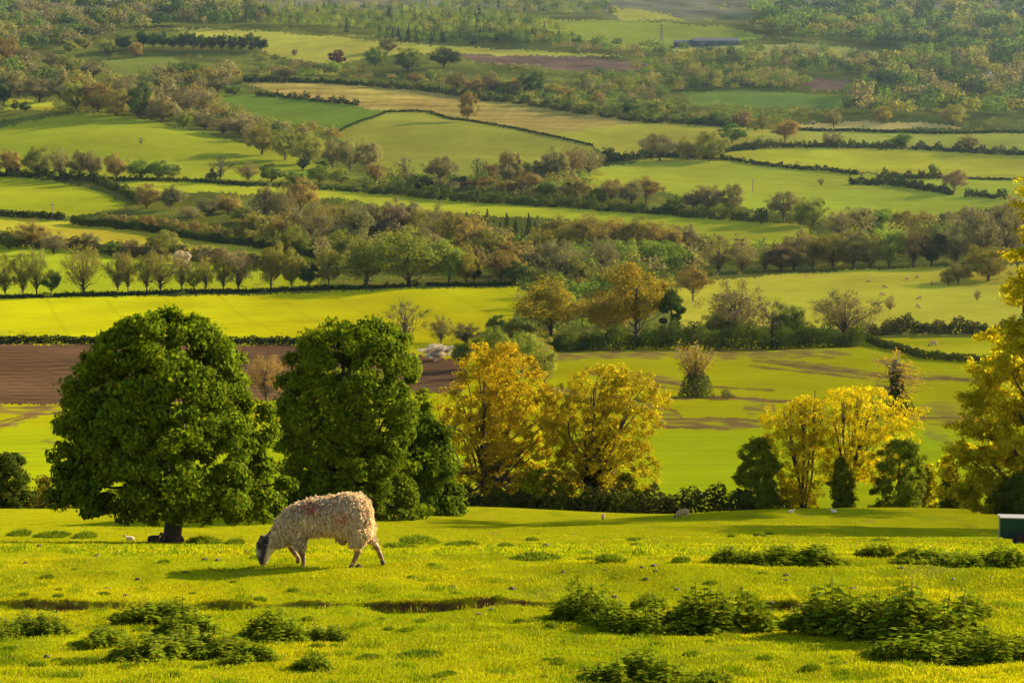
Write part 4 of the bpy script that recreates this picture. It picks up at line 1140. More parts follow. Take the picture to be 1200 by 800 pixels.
for (cx, cy, cr_) in CL:
    dx = (cx - 1240) * mpp
    dmax = math.sqrt(max(.6, 5.2 ** 2 - dx * dx)) * .85
    for k in range(3 if abs(dx) < 5.8 else 2):
        dy = rng.uniform(-dmax, dmax) if k else rng.uniform(-1.2, 1.2)
        C0 = np.array([(cx - 1252) * mpp + rng.normal(0, .15), dy, (yb - cy) * mpp + rng.normal(0, .15)])
        Rm = cr_ * mpp * rng.uniform(.8, 1)
        nsub = max(6, int(18 * (Rm / 1.2) ** 2))
        for j in range(nsub):
            D = rng.normal(size=3); D /= np.linalg.norm(D)
            c1 = C0 + D * Rm * rng.uniform(.2, .95) * np.array([1, 1, .7]); tops.append(c1)
            n = int(rng.uniform(26, 56))
            E = rng.normal(size=(n, 3)); E /= np.linalg.norm(E, axis=1)[:, None]
            P = c1 + E * rng.uniform(.28, .5) * (rng.rand(n, 1) ** .45) * np.array([1, 1, .65])
            cr.leaves(P, E * .6 + D + rng.normal(0, .5, (n, 3)) + np.array([0, 0, .3]), .19 * rng.uniform(.6, 1.3, n), .13 * rng.uniform(.6, 1.2, n), rng)
T = np.array(tops)
tr.tube([(0, 0, -.4), (0, 0, 0), (.1, 0, 2), (-.1, .1, 6), (.2, 0, 12), (.3, 0, 16)], np.array([.85, .65, .5, .42, .25, .08]), 0, 10)
limbs(tr, np.zeros(3), T[rng.permutation(len(T))[:90]], .5, rng, wig=.06, sides=6, rise=.6)
o = put('great_tree', None, (X, Y, Z))
put('crown', cr.mesh('crown', [M_LIGHT]), parent=o, colour=(.33, .285, .006))
put('trunk', tr.mesh('trunk', [M_BARK], True), parent=o)
tag(o, 'great yellow green tree reaching in from the right edge of the picture', 'tree')
hero('bush', 'dark green bush low under the great tree at the right edge', [(548, 1186, 1215), (560, 1172, 1240), (580, 1162, 1250), (600, 1160, 1250)], (1195, 0), (.06, .075, .007), 300, .38, 60, .18, .11, .14, 24, depth=103, nlimb=12, cat='bush')

place_tree(1530, 0, 450, 380, 'ol', 'round', depth=86, label='unseen olive green tree added outside the right edge to shade the slope')  # out-of-view tree, added for the shadow it casts on the right slope

# pollard and the ivy-clad dead tree out in the valley field
def pollard(label, x, y, h, w, seed):
    r = np.random.RandomState(seed)
    X, Y, Z, mpp = at(x, y)
    H, W = h * mpp, w * mpp
    tr, iv, sp = MB(), MB(), MB()
    tr.tube([(0, 0, -.2), (0, 0, H * .25), (.1, 0, H * .45)], [.5, .42, .3], 0, 8)
    for k in range(42):
        a = r.uniform(0, 6.28); e = np.array([math.cos(a) * W * .5 * r.uniform(.1, 1), math.sin(a) * W * .4, H * r.uniform(.7, 1)])
        s0 = np.array([math.cos(a) * .25, math.sin(a) * .25, H * r.uniform(.15, .45)])
        tr.tube([s0, s0 * .4 + e * .6 + r.normal(0, .1, 3), e], [.12, .07, .02], 0, 4)
        n = 40 if e[0] < 0 else 24
        sp.leaves(e * r.uniform(.6, 1, (n, 1)) + r.normal(0, .35, (n, 3)), r.normal(size=(n, 3)), .34, .22, r)
    n = 1500
    z = r.rand(n) ** 1.1; az = r.uniform(0, 6.28, n); rr = W * .42 * np.sqrt(np.clip(1 - z ** 2, .05, 1)) * (r.rand(n) ** .3)
    iv.leaves(np.stack([rr * np.cos(az) + .3, rr * np.sin(az), z * H * .5], -1), np.stack([np.cos(az), np.sin(az), .5 + 0 * z], -1) + r.normal(0, .4, (n, 3)), .42, .3, r)
    o = put('pollard_tree', None, (X, Y, Z))
    put('trunk', tr.mesh('trunk', [M_BARK_PALE], True), parent=o)
    put('ivy', iv.mesh('ivy', [M_LEAF]), parent=o, colour=(.06, .07, .014))
    put('crown', sp.mesh('crown', [M_LEAF]), parent=o, colour=(.20, .15, .03))
    tag(o, label, 'tree')


pollard('pollarded tree with upright twigs and ivy base alone in the valley field', 814, 465, 64, 52, 3)
row('standing right of the lone pollard in the valley field', None, [(852, 468, 13, 15, 'ol', 'bush')], 'shrub', 'shrub')
r = np.random.RandomState(9)
X, Y, Z, mpp = at(1050, 487)
H = 78 * mpp
tr, iv, tw = MB(), MB(), MB()
tr.tube([(-.2, 0, -.2), (-.4, 0, H * .4), (-.35, 0, H * .85)], [.5, .4, .33], 0, 8)
for k in range(52):
    a = r.uniform(0, 6.28); z0 = H * r.uniform(.3, .84)
    e = np.array([math.cos(a) * 4.2 * r.uniform(.3, 1), math.sin(a) * 3, z0 + H * r.uniform(-.1, .22)])
    tr.tube([(-.37, 0, z0), e * .5 + np.array([-.2, 0, z0 * .5]) + r.normal(0, .2, 3), e], [.12, .06, .02], 0, 4)
    n = 22
    tw.leaves(e * np.array([r.uniform(.5, 1), r.uniform(.5, 1), 1]) + r.normal(0, .5, (n, 3)), r.normal(size=(n, 3)), .3, .18, r)
n = 2400
z = r.rand(n); az = r.uniform(0, 6.28, n); rr = (1.0 + 1.2 * np.exp(-((z - .2) / .25) ** 2)) * (r.rand(n) ** .4)
iv.leaves(np.stack([rr * np.cos(az) - .2 + .7 * (1 - z), rr * np.sin(az), z * H * .68], -1), np.stack([np.cos(az), np.sin(az), .4 + 0 * z], -1) + r.normal(0, .4, (n, 3)), .38, .28, r)
o = put('dead_tree', None, (X, Y, Z))
put('trunk', tr.mesh('trunk', [M_BARK_PALE], True), parent=o)
put('ivy', iv.mesh('ivy', [M_LEAF]), parent=o, colour=(.032, .042, .010))
put('crown', tw.mesh('crown', [M_LEAF]), parent=o, colour=(.26, .17, .03))
tag(o, 'thin leafless tree with an ivy-covered trunk behind the airy golden tree', 'tree')

# ------------------------------------------------------------------ nettles, tufts, clods
M_NETTLE = leaf_mat('nettle_leaves', (.13, .16, .006), .55, .42)
M_STEM = plain_mat('green_stem', (.08, .09, .02), .8, .3, 20)
M_TUFT = leaf_mat('rank_grass', (.085, .125, .008), .45, .4)


def nettle_proto(seed):
    """unit clump: 1 wide, 1 deep, 1 high, made of upright leafy stems"""
    r = np.random.RandomState(seed)
    mb = MB()
    lob = r.uniform(0, 6.28, 3)
    for i in range(110):
        az = r.uniform(0, 6.28); q = r.rand() ** .55 * 1.08
        R_ = .5 * (1 + .2 * math.sin(2 * az + lob[0]) + .16 * math.sin(3 * az + lob[1]) + .1 * math.sin(5 * az + lob[2]))
        b = np.array([q * R_ * math.cos(az), q * R_ * math.sin(az), -.04])
        h = max(.16, 1 - .6 * q ** 2.4) * r.uniform(.5, 1.08) * (1 + .22 * math.sin(5.3 * b[0] * 2 + lob[2] + 7 * b[1]))
        e = b + np.array([b[0] * .12 + r.normal(0, .03), b[1] * .12 + r.normal(0, .03), h])
        mb.tube([b, (b + e) / 2 + np.array([r.normal(0, .012), r.normal(0, .012), 0]), e], [.006, .005, .003], 1, 3)
        for k in range(9):
            z = .28 + .72 * (k + r.rand() * .6) / 9
            p = b + (e - b) * min(z, 1)
            for sgn in (0, math.pi):
                a = k * 1.57 + sgn + r.uniform(-.5, .5) + az
                ln = .135 * (1.15 - z * .5) * r.uniform(.8, 1.3)
                d = np.array([math.cos(a), math.sin(a), 0])
                c = p + d * ln * .55 + np.array([0, 0, -.02])
                nn = d * .55 + np.array([0, 0, 1.3]) + r.normal(0, .35, 3)
                t = d + np.array([0, 0, -.35]); bb = np.cross(nn, t); bb /= np.linalg.norm(bb) + 1e-9
                V = [c - t * ln * .5, c + bb * ln * .32, c + t * ln * .55, c - bb * ln * .32]
                mb.add(V, [(0, 1, 2, 3)], 0)
    return mb.mesh('nettle_clump', [M_NETTLE, M_STEM])


NP = [nettle_proto(40 + k) for k in range(4)]
NET = [  # x, base y, width, height, label
    (685, 727, 84, 46, 'tall dense nettle clump at the right end of the eroded bank'),
    (738, 738, 86, 34, 'lower sprawling nettle clump between the two tall middle clumps'),
    (760, 714, 44, 24, 'small round nettle clump behind the sprawling one in the middle'),
    (838, 738, 104, 50, 'wide rounded nettle clump right of centre in the foreground'),
    (1000, 742, 120, 58, 'left half of the biggest nettle bed at lower right'),
    (1085, 750, 130, 64, 'tallest nettle clump at lower right'),
    (1092, 774, 110, 40, 'pale sunlit nettle clump in front of the tallest clump'),
    (1165, 774, 90, 32, 'low nettle clump running off the right edge'),
    (960, 734, 54, 30, 'small nettle clump at the left tip of the biggest bed'),
    (1140, 722, 50, 24, 'little nettle patch behind the tallest clump at right'),
    (182, 730, 84, 30, 'nettle clump against the eroded bank left of the sheep shadow'),
    (215, 745, 76, 26, 'low nettle clump in front of the bank at left'),
    (45, 744, 62, 30, 'nettle clump near the left edge of the foreground'),
    (4, 750, 44, 26, 'nettle clump cut by the left edge of the picture'),
    (122, 754, 60, 22, 'small sparse nettle clump in the left foreground'),
    (168, 774, 76, 30, 'nettle clump lowest in the left foreground'),
    (240, 768, 90, 28, 'broad low nettle clump in the left foreground'),
    (325, 750, 86, 34, 'dark hollow nettle clump below the sheep shadow'),
    (384, 750, 40, 22, 'small nettle clump right of the dark hollow one'),
    (292, 775, 60, 22, 'thin nettle patch below the dark hollow clump'),
    (368, 783, 50, 20, 'thin nettle patch right of the lowest left clumps'),
    (742, 803, 100, 34, 'nettle clump cut by the bottom edge near the middle'),
    (826, 800, 54, 20, 'small nettle clump at the bottom edge right of the middle'),
    (852, 657, 36, 18, 'dark nettle clump at the left end of the far nettle line'),
    (888, 661, 58, 18, 'second clump from left in the far nettle line'),
    (945, 661, 86, 22, 'broad clump in the middle of the far nettle line'),
    (1028, 654, 42, 22, 'upright round clump standing above the far nettle line'),
    (1078, 659, 70, 15, 'pale low clump right of the upright one in the far nettle line'),
    (1130, 662, 70, 16, 'low clump before the trailer in the far nettle line'),
    (1180, 661, 60, 20, 'dark clump at the right end of the far nettle line')]
for i, (x, y, w, h, lab) in enumerate(NET):
    X, Y, Z, mpp = at(x, min(y, 799) if y < 799 else 799)
    if y > 799:
        Y -= .25; Z = float(height(X, Y))
    w_, h_ = w * mpp, h * mpp
    o = put('nettle_clump', NP[i % 4], (X, Y, Z), rz=R.uniform(0, 6.28), scale=(w_, min(w_, w_ * .8), h_ * 1.05))
    tag(o, lab, 'nettles', 'nettle clumps on the pasture')


def tuft_proto(seed):
    r = np.random.RandomState(seed)
    n = 700
    az = r.uniform(0, 6.28, n); q = np.sqrt(r.rand(n)) * .5
    P = np.stack([q * np.cos(az), q * np.sin(az), 0 * q - .02], -1)
    h = (1 - 1.3 * q) * r.uniform(.5, 1.1, n)
    la = az + r.normal(0, .7, n)
    tip = P + np.stack([np.cos(la) * .16, np.sin(la) * .16, h], -1)
    a = r.uniform(0, 6.28, n); b = np.stack([np.cos(a), np.sin(a), 0 * a], -1) * .012
    V = np.empty((n, 4, 3)); mid = P * .5 + tip * .5 + np.array([0, 0, .06])
    V[:, 0] = P; V[:, 1] = mid + b; V[:, 2] = tip; V[:, 3] = mid - b
    return mesh_np('grass_tuft', V.reshape(-1, 3), np.arange(4 * n).reshape(n, 4), [M_TUFT])


TP = [tuft_proto(60 + k) for k in range(3)]
TUFT = [(240, 638, 46, 13, 'dark rank grass tuft right of the chestnut trunk'), (275, 637, 30, 8, 'small grass tuft between chestnut trunk and sheep'),
        (492, 637, 52, 12, 'broad dark grass tuft right of the sheep rump'), (470, 643, 44, 9, 'low grass tuft just behind the sheep hind legs'),
        (540, 640, 40, 8, 'thin grass tuft between the broad dark one and the round one'), (592, 642, 26, 9, 'small round grass tuft in mid pasture'),
        (626, 656, 54, 11, 'long low grass tuft in mid pasture'), (716, 658, 38, 13, 'round dark grass tuft right of the long low tuft'),
        (690, 657, 26, 6, 'faint grass tuft between the long and the round one'), (624, 633, 18, 6, 'little grass tuft above the small round one'),
        (798, 658, 26, 9, 'pale grass tuft left of the far nettle line'), (857, 629, 12, 6, 'tiny tuft left of a pair high on the pasture'),
        (890, 628, 16, 7, 'dark tuft of a pair high on the right pasture'), (903, 626, 12, 6, 'right tuft of the pair high on the right pasture'),
        (22, 628, 36, 10, 'grass tuft at the left edge under the trees'), (60, 629, 40, 9, 'grass tuft in the shaded strip at left'),
        (100, 630, 36, 9, 'grass tuft left of the pale lying lamb'), (743, 633, 16, 5, 'small tuft high in the mid pasture'), (745, 640, 20, 5, 'tuft just below the small high one in mid pasture'),
        (1030, 634, 20, 5, 'tuft in the shade of the great tree'), (490, 770, 54, 10, 'low grass tuft in the centre foreground'), (430, 772, 30, 8, 'small grass tuft left of the centre foreground tuft'),
        (95, 778, 44, 10, 'low grass tuft in the left foreground'), (950, 785, 24, 12, 'small tuft below the biggest nettle bed')]
for i, (x, y, w, h, lab) in enumerate(TUFT):
    X, Y, Z, mpp = at(x, y)
    w_ = w * mpp
    o = put('grass_tuft', TP[i % 3], (X, Y, Z), rz=R.uniform(0, 6.28), scale=(w_, w_ * .7, h * mpp * 1.1))
    tag(o, lab, 'grass tuft', 'rank grass tufts')

# small weeds all over the short turf
rw = np.random.RandomState(515)
for i in range(110):
    y = 648 + 150 * rw.rand() ** .8
    x = rw.uniform(5, 1195)
    if abs(y - 712) < 8 and x < 660:
        y += 18
    X, Y, Z, mpp = at(x, y)
    w_ = rw.uniform(8, 24) * mpp * (.6 + .4 * (y - 640) / 150)
    o = put('weed_tuft', TP[i % 3], (X, Y, Z), rz=rw.uniform(0, 6.28), scale=(w_, w_ * .8, w_ * rw.uniform(.25, .45)))
    tag(o, 'small dark green weed tuft in the short grazed grass', 'weed', 'small weed tufts in the grazed grass')

M_CLOD = plain_mat('dark_clod', (.035, .022, .012), .95, .5, 30, bump=.5)


def lump(seed, sq=.55, nu=10, nv=6):
    r = np.random.RandomState(seed)
    ph = r.uniform(0, 6.28, 4)
    V, Q = [], []
    for j in range(nv + 1):
        t = math.pi * j / nv
        for i in range(nu):
            a = 2 * math.pi * i / nu
            k = 1 + .18 * math.sin(2 * a + ph[0] + t) + .14 * math.sin(3 * a + ph[1]) + .12 * math.sin(4 * t + ph[2])
            V.append((.5 * math.sin(t) * math.cos(a) * k, .5 * math.sin(t) * math.sin(a) * k, .5 * math.cos(t) * sq * k))
    for j in range(nv):
        for i in range(nu):
            Q.append((j * nu + i, (j + 1) * nu + i, (j + 1) * nu + (i + 1) % nu, j * nu + (i + 1) % nu))
    return np.array(V), np.array(Q)


CLM = []
for k in range(3):
    V, Q = lump(80 + k)
    CLM.append(mesh_np('clod', V, Q, [M_CLOD], True))
for i, (x, y) in enumerate([(113, 652), (240, 656), (255, 657), (217, 671), (161, 679), (125, 690), (147, 698), (752, 665), (766, 663), (768, 669), (757, 679), (793, 691), (921, 674), (921, 680),
                            (1055, 666), (660, 670), (710, 668), (530, 688), (420, 664), (380, 740), (520, 797), (990, 778), (1110, 785), (1000, 690), (46, 640), (30, 660), (560, 720), (600, 690), (870, 690), (55, 770), (640, 640), (720, 700)]):
    X, Y, Z, mpp = at(x, y)
    s = R.uniform(4, 8) * mpp
    o = put('clod', CLM[i % 3], (X, Y, Z + s * .1), rz=R.uniform(0, 6.28), scale=(s * 1.3, s, s))
    tag(o, 'small dark clod of dung or soil on the short grass', 'clod', 'dark clods on the pasture')
M_STONE = plain_mat('pale_stone', (.15, .12, .09), .9, .3, 12)
V, Q = lump(95)
ms = mesh_np('stone', V, Q, [M_STONE], True)
for x, y, s, lab in [(576, 715, 9, 'small pale stone in the eroded bank'), (905, 707, 11, 'pale stone on the little brown bank between nettle beds'), (1117, 679, 8, 'small white stone above the biggest nettle bed'), (1162, 677, 7, 'flat pale stone near the right edge of the pasture')]:
    X, Y, Z, mpp = at(x, y)
    o = put('stone', ms, (X, Y, Z + s * mpp * .12), rz=s, scale=(s * mpp * .65, s * mpp * .5, s * mpp * .5))
    tag(o, lab, 'stone')

# ------------------------------------------------------------------ sheep
M_WOOL = leaf_mat('wool_locks', 'col', .22, .30, tcol=(1.05, .95, .75))
M_SKIN = plain_mat('sheep_skin', (.5, .4, .3), .85, .18, 40, attr=True, bump=.2)
M_EYE = plain_mat('eye', (.01, .008, .006), .2, 0, 5, spec=.6)
M_HOOF = plain_mat('hoof', (.03, .022, .016), .6, .3, 20)


def loft(mb, rings, n=20, power=2.2):
    """closed loft through (top point, bottom point, half width) rings in the X-Z plane"""
    V, Q = [], []
    for (a, b, w) in rings:
        a, b = np.array(a), np.array(b)
        c, h = (a + b) / 2, (a - b) / 2
        for i in range(n):
            t = 2 * math.pi * i / n
            ct, st = math.cos(t), math.sin(t)
            k = (abs(ct) ** power + abs(st) ** power) ** (-1 / power)
            V.append((c[0] + h[0] * ct * k, w * st * k, c[1] + h[1] * ct * k))
    for j in range(len(rings) - 1):
        for i in range(n):
            Q.append((j * n + i, j * n + (i + 1) % n, (j + 1) * n + (i + 1) % n, (j + 1) * n + i))
    m = len(V)
    for e, base in ((0, 0), (1, (len(rings) - 1) * n)):
        for i in range(n // 2 - 1):      # cap with quads strip
            Q.append((base + i, base + i + 1, base + n - 2 - i, base + n - 1 - i) if e else (base + n - 1 - i, base + n - 2 - i, base + i + 1, base + i))
    mb.add(V, Q)


def fuse(mb, voxel, smooth):
    """one continuous skin from overlapping pieces"""
    me = mb.mesh('raw', [])
    o = bpy.data.objects.new('raw', me); COL.objects.link(o)
    md = o.modifiers.new('r', 'REMESH'); md.mode = 'VOXEL'; md.voxel_size = voxel
    sm = o.modifiers.new('s', 'SMOOTH'); sm.factor = .5; sm.iterations = smooth
    dg = bpy.context.evaluated_depsgraph_get()
    ev = o.evaluated_get(dg)
    out = bpy.data.meshes.new_from_object(ev)
    bpy.data.objects.remove(o)
    return out


def P_(x, y):
    return ((x - 375) / 105.0, (664.5 - y) / 105.0)


mb = MB()
RINGS = [((434.5, 600), (434.5, 622), .06), ((431, 589), (432, 632), .13), ((422, 581.5), (423, 633), .185), ((408, 581), (411, 627), .215), ((395, 583), (396, 623), .225), ((378, 585.5), (378, 623), .23),
         ((361, 588.5), (364, 624), .22), ((346, 594), (353, 631), .195), ((334, 602), (341, 637), .165), ((322, 617), (331, 640), .115), ((312, 628), (323, 646), .085),
         ((304.5, 634), (317.5, 652), .074), ((300.5, 637), (316, 656.5), .072), ((300.5, 647), (314, 660.5), .058), ((302, 656), (311.5, 663.5), .046), ((304, 662), (309.5, 665), .032)]
loft(mb, [(P_(*a), P_(*b), w) for a, b, w in RINGS])


def leg(mb, pts, radii, side):
    P = [(*P_(x, y)[:1], side * s, P_(x, y)[1]) for (x, y, s) in pts]
    P = np.array(P)
    k = np.linspace(0, 1, (len(P) - 1) * 4 + 1); kk = np.linspace(0, 1, len(P))
    PP = np.stack([np.interp(k, kk, P[:, i]) for i in range(3)], -1)
    mb.tube(PP, np.interp(k, kk, radii), 0, 10, cap=True)


# camera-side is -Y ; the sheep faces -X
leg(mb, [(352, 628, .12), (354, 642, .11), (356.5, 651, .10), (357, 658.5, .10), (355.5, 663.5, .10)], [.085, .046, .031, .024, .029], -1)
leg(mb, [(344, 626, .12), (338, 641, .11), (343, 651, .11), (349, 659, .10), (347.5, 664, .10)], [.08, .045, .031, .024, .028], 1)
leg(mb, [(424, 618, .13), (419, 636, .13), (421, 644, .12), (417, 654, .12), (413.5, 661, .12), (411, 664.5, .12)], [.11, .075, .037, .030, .025, .030], -1)
leg(mb, [(428, 618, .12), (430.5, 634, .12), (438.5, 641, .11), (443.5, 651, .11), (447.5, 662, .11), (448, 666.5, .11)], [.09, .07, .037, .029, .025, .029], 1)
# udder
k = np.linspace(0, 1, 6)
mb.tube([(*P_(403, 627)[:1], 0, P_(403, 627)[1]), (*P_(402, 634)[:1], 0, P_(402, 634)[1]), (*P_(401, 640)[:1], 0, P_(401, 640)[1])], [.08, .07, .03], 0, 10, cap=True)
for sd in (-1, 1):   # eye sockets and brow
    x, z = P_(304, 638)
    mb.tube([(x - .02, sd * .05, z + .01), (x + .025, sd * .062, z - .002)], [.022, .022], 0, 8, cap=True)
body = fuse(mb, .011, 5)
nv = len(body.vertices)
co = np.empty(nv * 3, np.float32); body.vertices.foreach_get('co', co); co = co.reshape(-1, 3)
nr = np.empty(nv * 3, np.float32); body.vertices.foreach_get('normal', nr); nr = nr.reshape(-1, 3)
bpx = co[:, 0] * 105 + 375; bpy_ = 664.5 - co[:, 2] * 105
face = 1 - sst(313, 318, bpx + (bpy_ - 640) * .25)
legs_ = np.maximum(sst(639, 645, bpy_) * (bpx > 333), 0)
wool = np.array((.52, .40, .24))
col = np.tile(wool, (nv, 1))
sp = sines(co[:, 0], co[:, 2] + co[:, 1], .09, 8, 3) + .6 * sines(co[:, 0] + co[:, 1], co[:, 2], .04, 6, 4)
fcol = np.where((sp > 1.35)[:, None], np.array((.22, .18, .13)), np.array((.03, .017, .010)))
blaze = np.exp(-((bpx - 303) / 3.5) ** 2 - ((bpy_ - 648) / 4) ** 2)[:, None]
fcol = fcol * (1 - .45 * blaze) + np.array((.5, .42, .34)) * .45 * blaze
lcol = np.where((sp > .55)[:, None], np.array((.24, .155, .075)), np.array((.12, .068, .028)))
col = col * (1 - legs_[:, None]) + lcol * legs_[:, None]
col = col * (1 - face[:, None]) + fcol * face[:, None]
ud = ((bpx > 394) & (bpx < 410) & (bpy_ > 627) & (bpy_ < 645))[:, None]
col = np.where(ud, np.array((.16, .10, .07)), col)
hoof = sst(660, 662, bpy_) * (bpx > 333)
col = col * (1 - hoof[:, None]) + np.array((.03, .022, .016)) * hoof[:, None]
at_ = body.attributes.new('col', 'FLOAT_COLOR', 'POINT')
cc = np.ones((nv, 4), np.float32); cc[:, :3] = col; at_.data.foreach_set('color', cc.ravel())
body.materials.clear(); body.materials.append(M_SKIN)
for p in body.polygons:
    p.use_smooth = True


def fleece(nlock, lmin, lmax, wd, seed):
    r = np.random.RandomState(seed)
    ok = np.where((bpx > 312 - (bpy_ - 640) * .2) & (bpy_ < 641 - 3 * (bpx > 405)) & ~((bpx > 396) & (bpx < 408) & (bpy_ > 627)) & (face < .3))[0]
    i = ok[r.randint(len(ok), size=nlock)]
    P = co[i] + r.normal(0, .006, (nlock, 3)); Nn = nr[i]
    L = r.uniform(lmin, lmax, nlock)
    L = L * np.where(bpx[i] < 325, .55, 1) * np.where(bpy_[i] > 624, .45, 1)
    clump = sines(P[:, 0], P[:, 2], .07, 7, 8)
    back = np.clip(Nn[:, 2], 0, 1)[:, None]
    side = np.sign(P[:, 1] + r.normal(0, .03, nlock))[:, None] * np.array([0, 1, 0])
    D = Nn * (.42 + .25 * clump)[:, None] + np.array([0, 0, -.75]) * (1 - back) + side * back * .5 + np.array([.12, 0, 0]) + r.normal(0, .22, (nlock, 3))
    D /= np.linalg.norm(D, axis=1)[:, None]
    B = np.cross(D, Nn + r.normal(0, .5, (nlock, 3))); B /= np.linalg.norm(B, axis=1)[:, None] + 1e-9
    curl = r.normal(0, .012, nlock)[:, None] * B
    V = np.empty((nlock, 6, 3))
    w = wd * r.uniform(.7, 1.4, nlock)[:, None]
    p0, p1, p2 = P, P + D * (L * .5)[:, None] + curl + Nn * .008, P + D * L[:, None] - np.array([0, 0, 1]) * (L * .25)[:, None] - curl
    V[:, 0] = p0 - B * w * .5; V[:, 1] = p0 + B * w * .5; V[:, 2] = p1 + B * w * .55; V[:, 3] = p1 - B * w * .55
    V[:, 4] = p2 + B * w * .12; V[:, 5] = p2 - B * w * .12
    k = np.arange(nlock)[:, None] * 6
    Q = np.concatenate([k + np.array([0, 1, 2, 3]), k + np.array([3, 2, 4, 5])])
    x, y = bpx[i], bpy_[i]
    c = np.tile(np.array((.54, .40, .215)), (nlock, 1)) * r.uniform(.78, 1.15, (nlock, 1))
    c *= (1 - .18 * np.clip(sst(615, 640, y), 0, 1))[:, None]  # shade painted into the lock colour, stronger towards the belly
    red = 1.1 * np.exp(-((x - 366) / 10) ** 2 - ((y - 594) / 4.5) ** 2) + np.exp(-((x - 402) / 10) ** 2 - ((y - 601) / 6) ** 2)
    red = np.clip(red * r.uniform(.3, 1, nlock), 0, .75)[:, None]
    c = c * (1 - red) + np.array((.42, .10, .06)) * red
    return mesh_np('fleece', V.reshape(-1, 3), Q, [M_WOOL], True, {'col': np.repeat(c, 6, axis=0)})


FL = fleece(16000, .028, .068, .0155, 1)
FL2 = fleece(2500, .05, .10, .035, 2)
ear = MB()
for sd in (-1, 1):
    x, z = P_(307, 632)
    k = np.linspace(0, 1, 6)
    Pe = np.stack([x - .01 + .045 * k, sd * (.055 + .10 * k), z + .012 - .05 * k ** 1.5], -1)
    wv = np.array([.018, .03, .036, .032, .02, .004])
    V = np.concatenate([Pe + np.stack([wv * .8, 0 * wv, wv * .6], -1), Pe - np.stack([wv * .8, 0 * wv, wv * .6], -1), Pe + np.stack([-.010 + 0 * wv, 0 * wv, .012 + 0 * wv], -1)])
    Q = []
    for j in range(5):
        Q += [(j, j + 1, 12 + j + 1, 12 + j), (12 + j, 12 + j + 1, 6 + j + 1, 6 + j), (6 + j, 6 + j + 1, j + 1, j)]
    ear.add(V, Q, 0, (.035, .022, .016))
EAR = ear.mesh('ears', [M_SKIN], True, True)
ey = MB()
Ve, Qe = lump(3, 1.0, 10, 8)
Ve = Ve / (np.linalg.norm(Ve, axis=1)[:, None] + 1e-9)
for sd in (-1, 1):
    x, z = P_(303.5, 638.5)
    ey.add(Ve * .012 + np.array([x, sd * .074, z]), Qe)
EYE = ey.mesh('eyes', [M_EYE], True)


def sheep(label, x, y, size, rz, name='sheep', full=False, tint=None, group=None):
    X, Y, Z, mpp = at(x, y)
    o = put(name, None, (X, Y, Z + .02), rz=rz, scale=(size,) * 3)
    put('body', body, parent=o)
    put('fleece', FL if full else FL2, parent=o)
    if full:
        put('ear', EAR, parent=o); put('eye', EYE, parent=o)
    tag(o, label, 'sheep', group)
    return o


S = sheep('shaggy cream sheep with dark face and red marks grazing in the foreground', 375, 664.5, 1.0, 0, full=True)
# tilt the sheep with the ground under its feet
zl, zr = float(height(S.location.x - .25, S.location.y)), float(height(S.location.x + .65, S.location.y))
S.scale = (S.location.y * CT - S.location.z * ST) / F * 105 * np.ones(3)
sheep('pale sheep standing high on the pasture below the near hedge', 799, 607.5, .56, rad(6), group='distant sheep on the near pasture')
sheep('tiny white lamb far up the pasture left of the standing sheep', 707, 609, .34, rad(80), 'lamb', group='distant sheep on the near pasture')

# lying lambs
mb = MB()
LR = [((.30, .16), (.30, .06), .04), ((.27, .24), (.28, .02), .10), ((.15, .29), (.16, 0), .14), ((0, .30), (0, 0), .15), ((-.13, .30), (-.14, 0), .13), ((-.22, .33), (-.18, .04), .09),
      ((-.27, .40), (-.21, .18), .06), ((-.30, .44), (-.25, .30), .055), ((-.36, .42), (-.30, .29), .05), ((-.42, .36), (-.37, .27), .038), ((-.455, .31), (-.42, .265), .024)]
loft(mb, LR)
for sd in (-1, 1):
    mb.tube([(-.1, sd * .10, .06), (-.25, sd * .11, .03), (-.14, sd * .13, .02)], [.045, .028, .022], 0, 8, cap=True)
    mb.tube([(.2, sd * .12, .12), (.06, sd * .15, .05), (.2, sd * .16, .025)], [.08, .045, .022], 0, 8, cap=True)
    mb.tube([(-.275, sd * .04, .42), (-.25, sd * .12, .40)], [.022, .012], 0, 6, cap=True)
lying = fuse(mb, .014, 4)
for p in lying.polygons:
    p.use_smooth = True
nv2 = len(lying.vertices)


def lying_lamb(name, label, x, y, size, rz, base_col, face_col):
    me = lying.copy()
    c2 = np.empty(nv2 * 3, np.float32); me.vertices.foreach_get('co', c2); c2 = c2.reshape(-1, 3)
    f = (1 - sst(-.33, -.29, c2[:, 0]))[:, None]
    a = me.attributes.new('col', 'FLOAT_COLOR', 'POINT')
    cc = np.ones((nv2, 4), np.float32); cc[:, :3] = np.array(base_col) * (1 - f) + np.array(face_col) * f
    a.data.foreach_set('color', cc.ravel())
    me.materials.clear(); me.materials.append(M_SKIN)
    X, Y, Z, mpp = at(x, y)
    o = put(name, me, (X, Y, Z - .01), rz=rz, scale=(size,) * 3)
    tag(o, label, 'lamb')


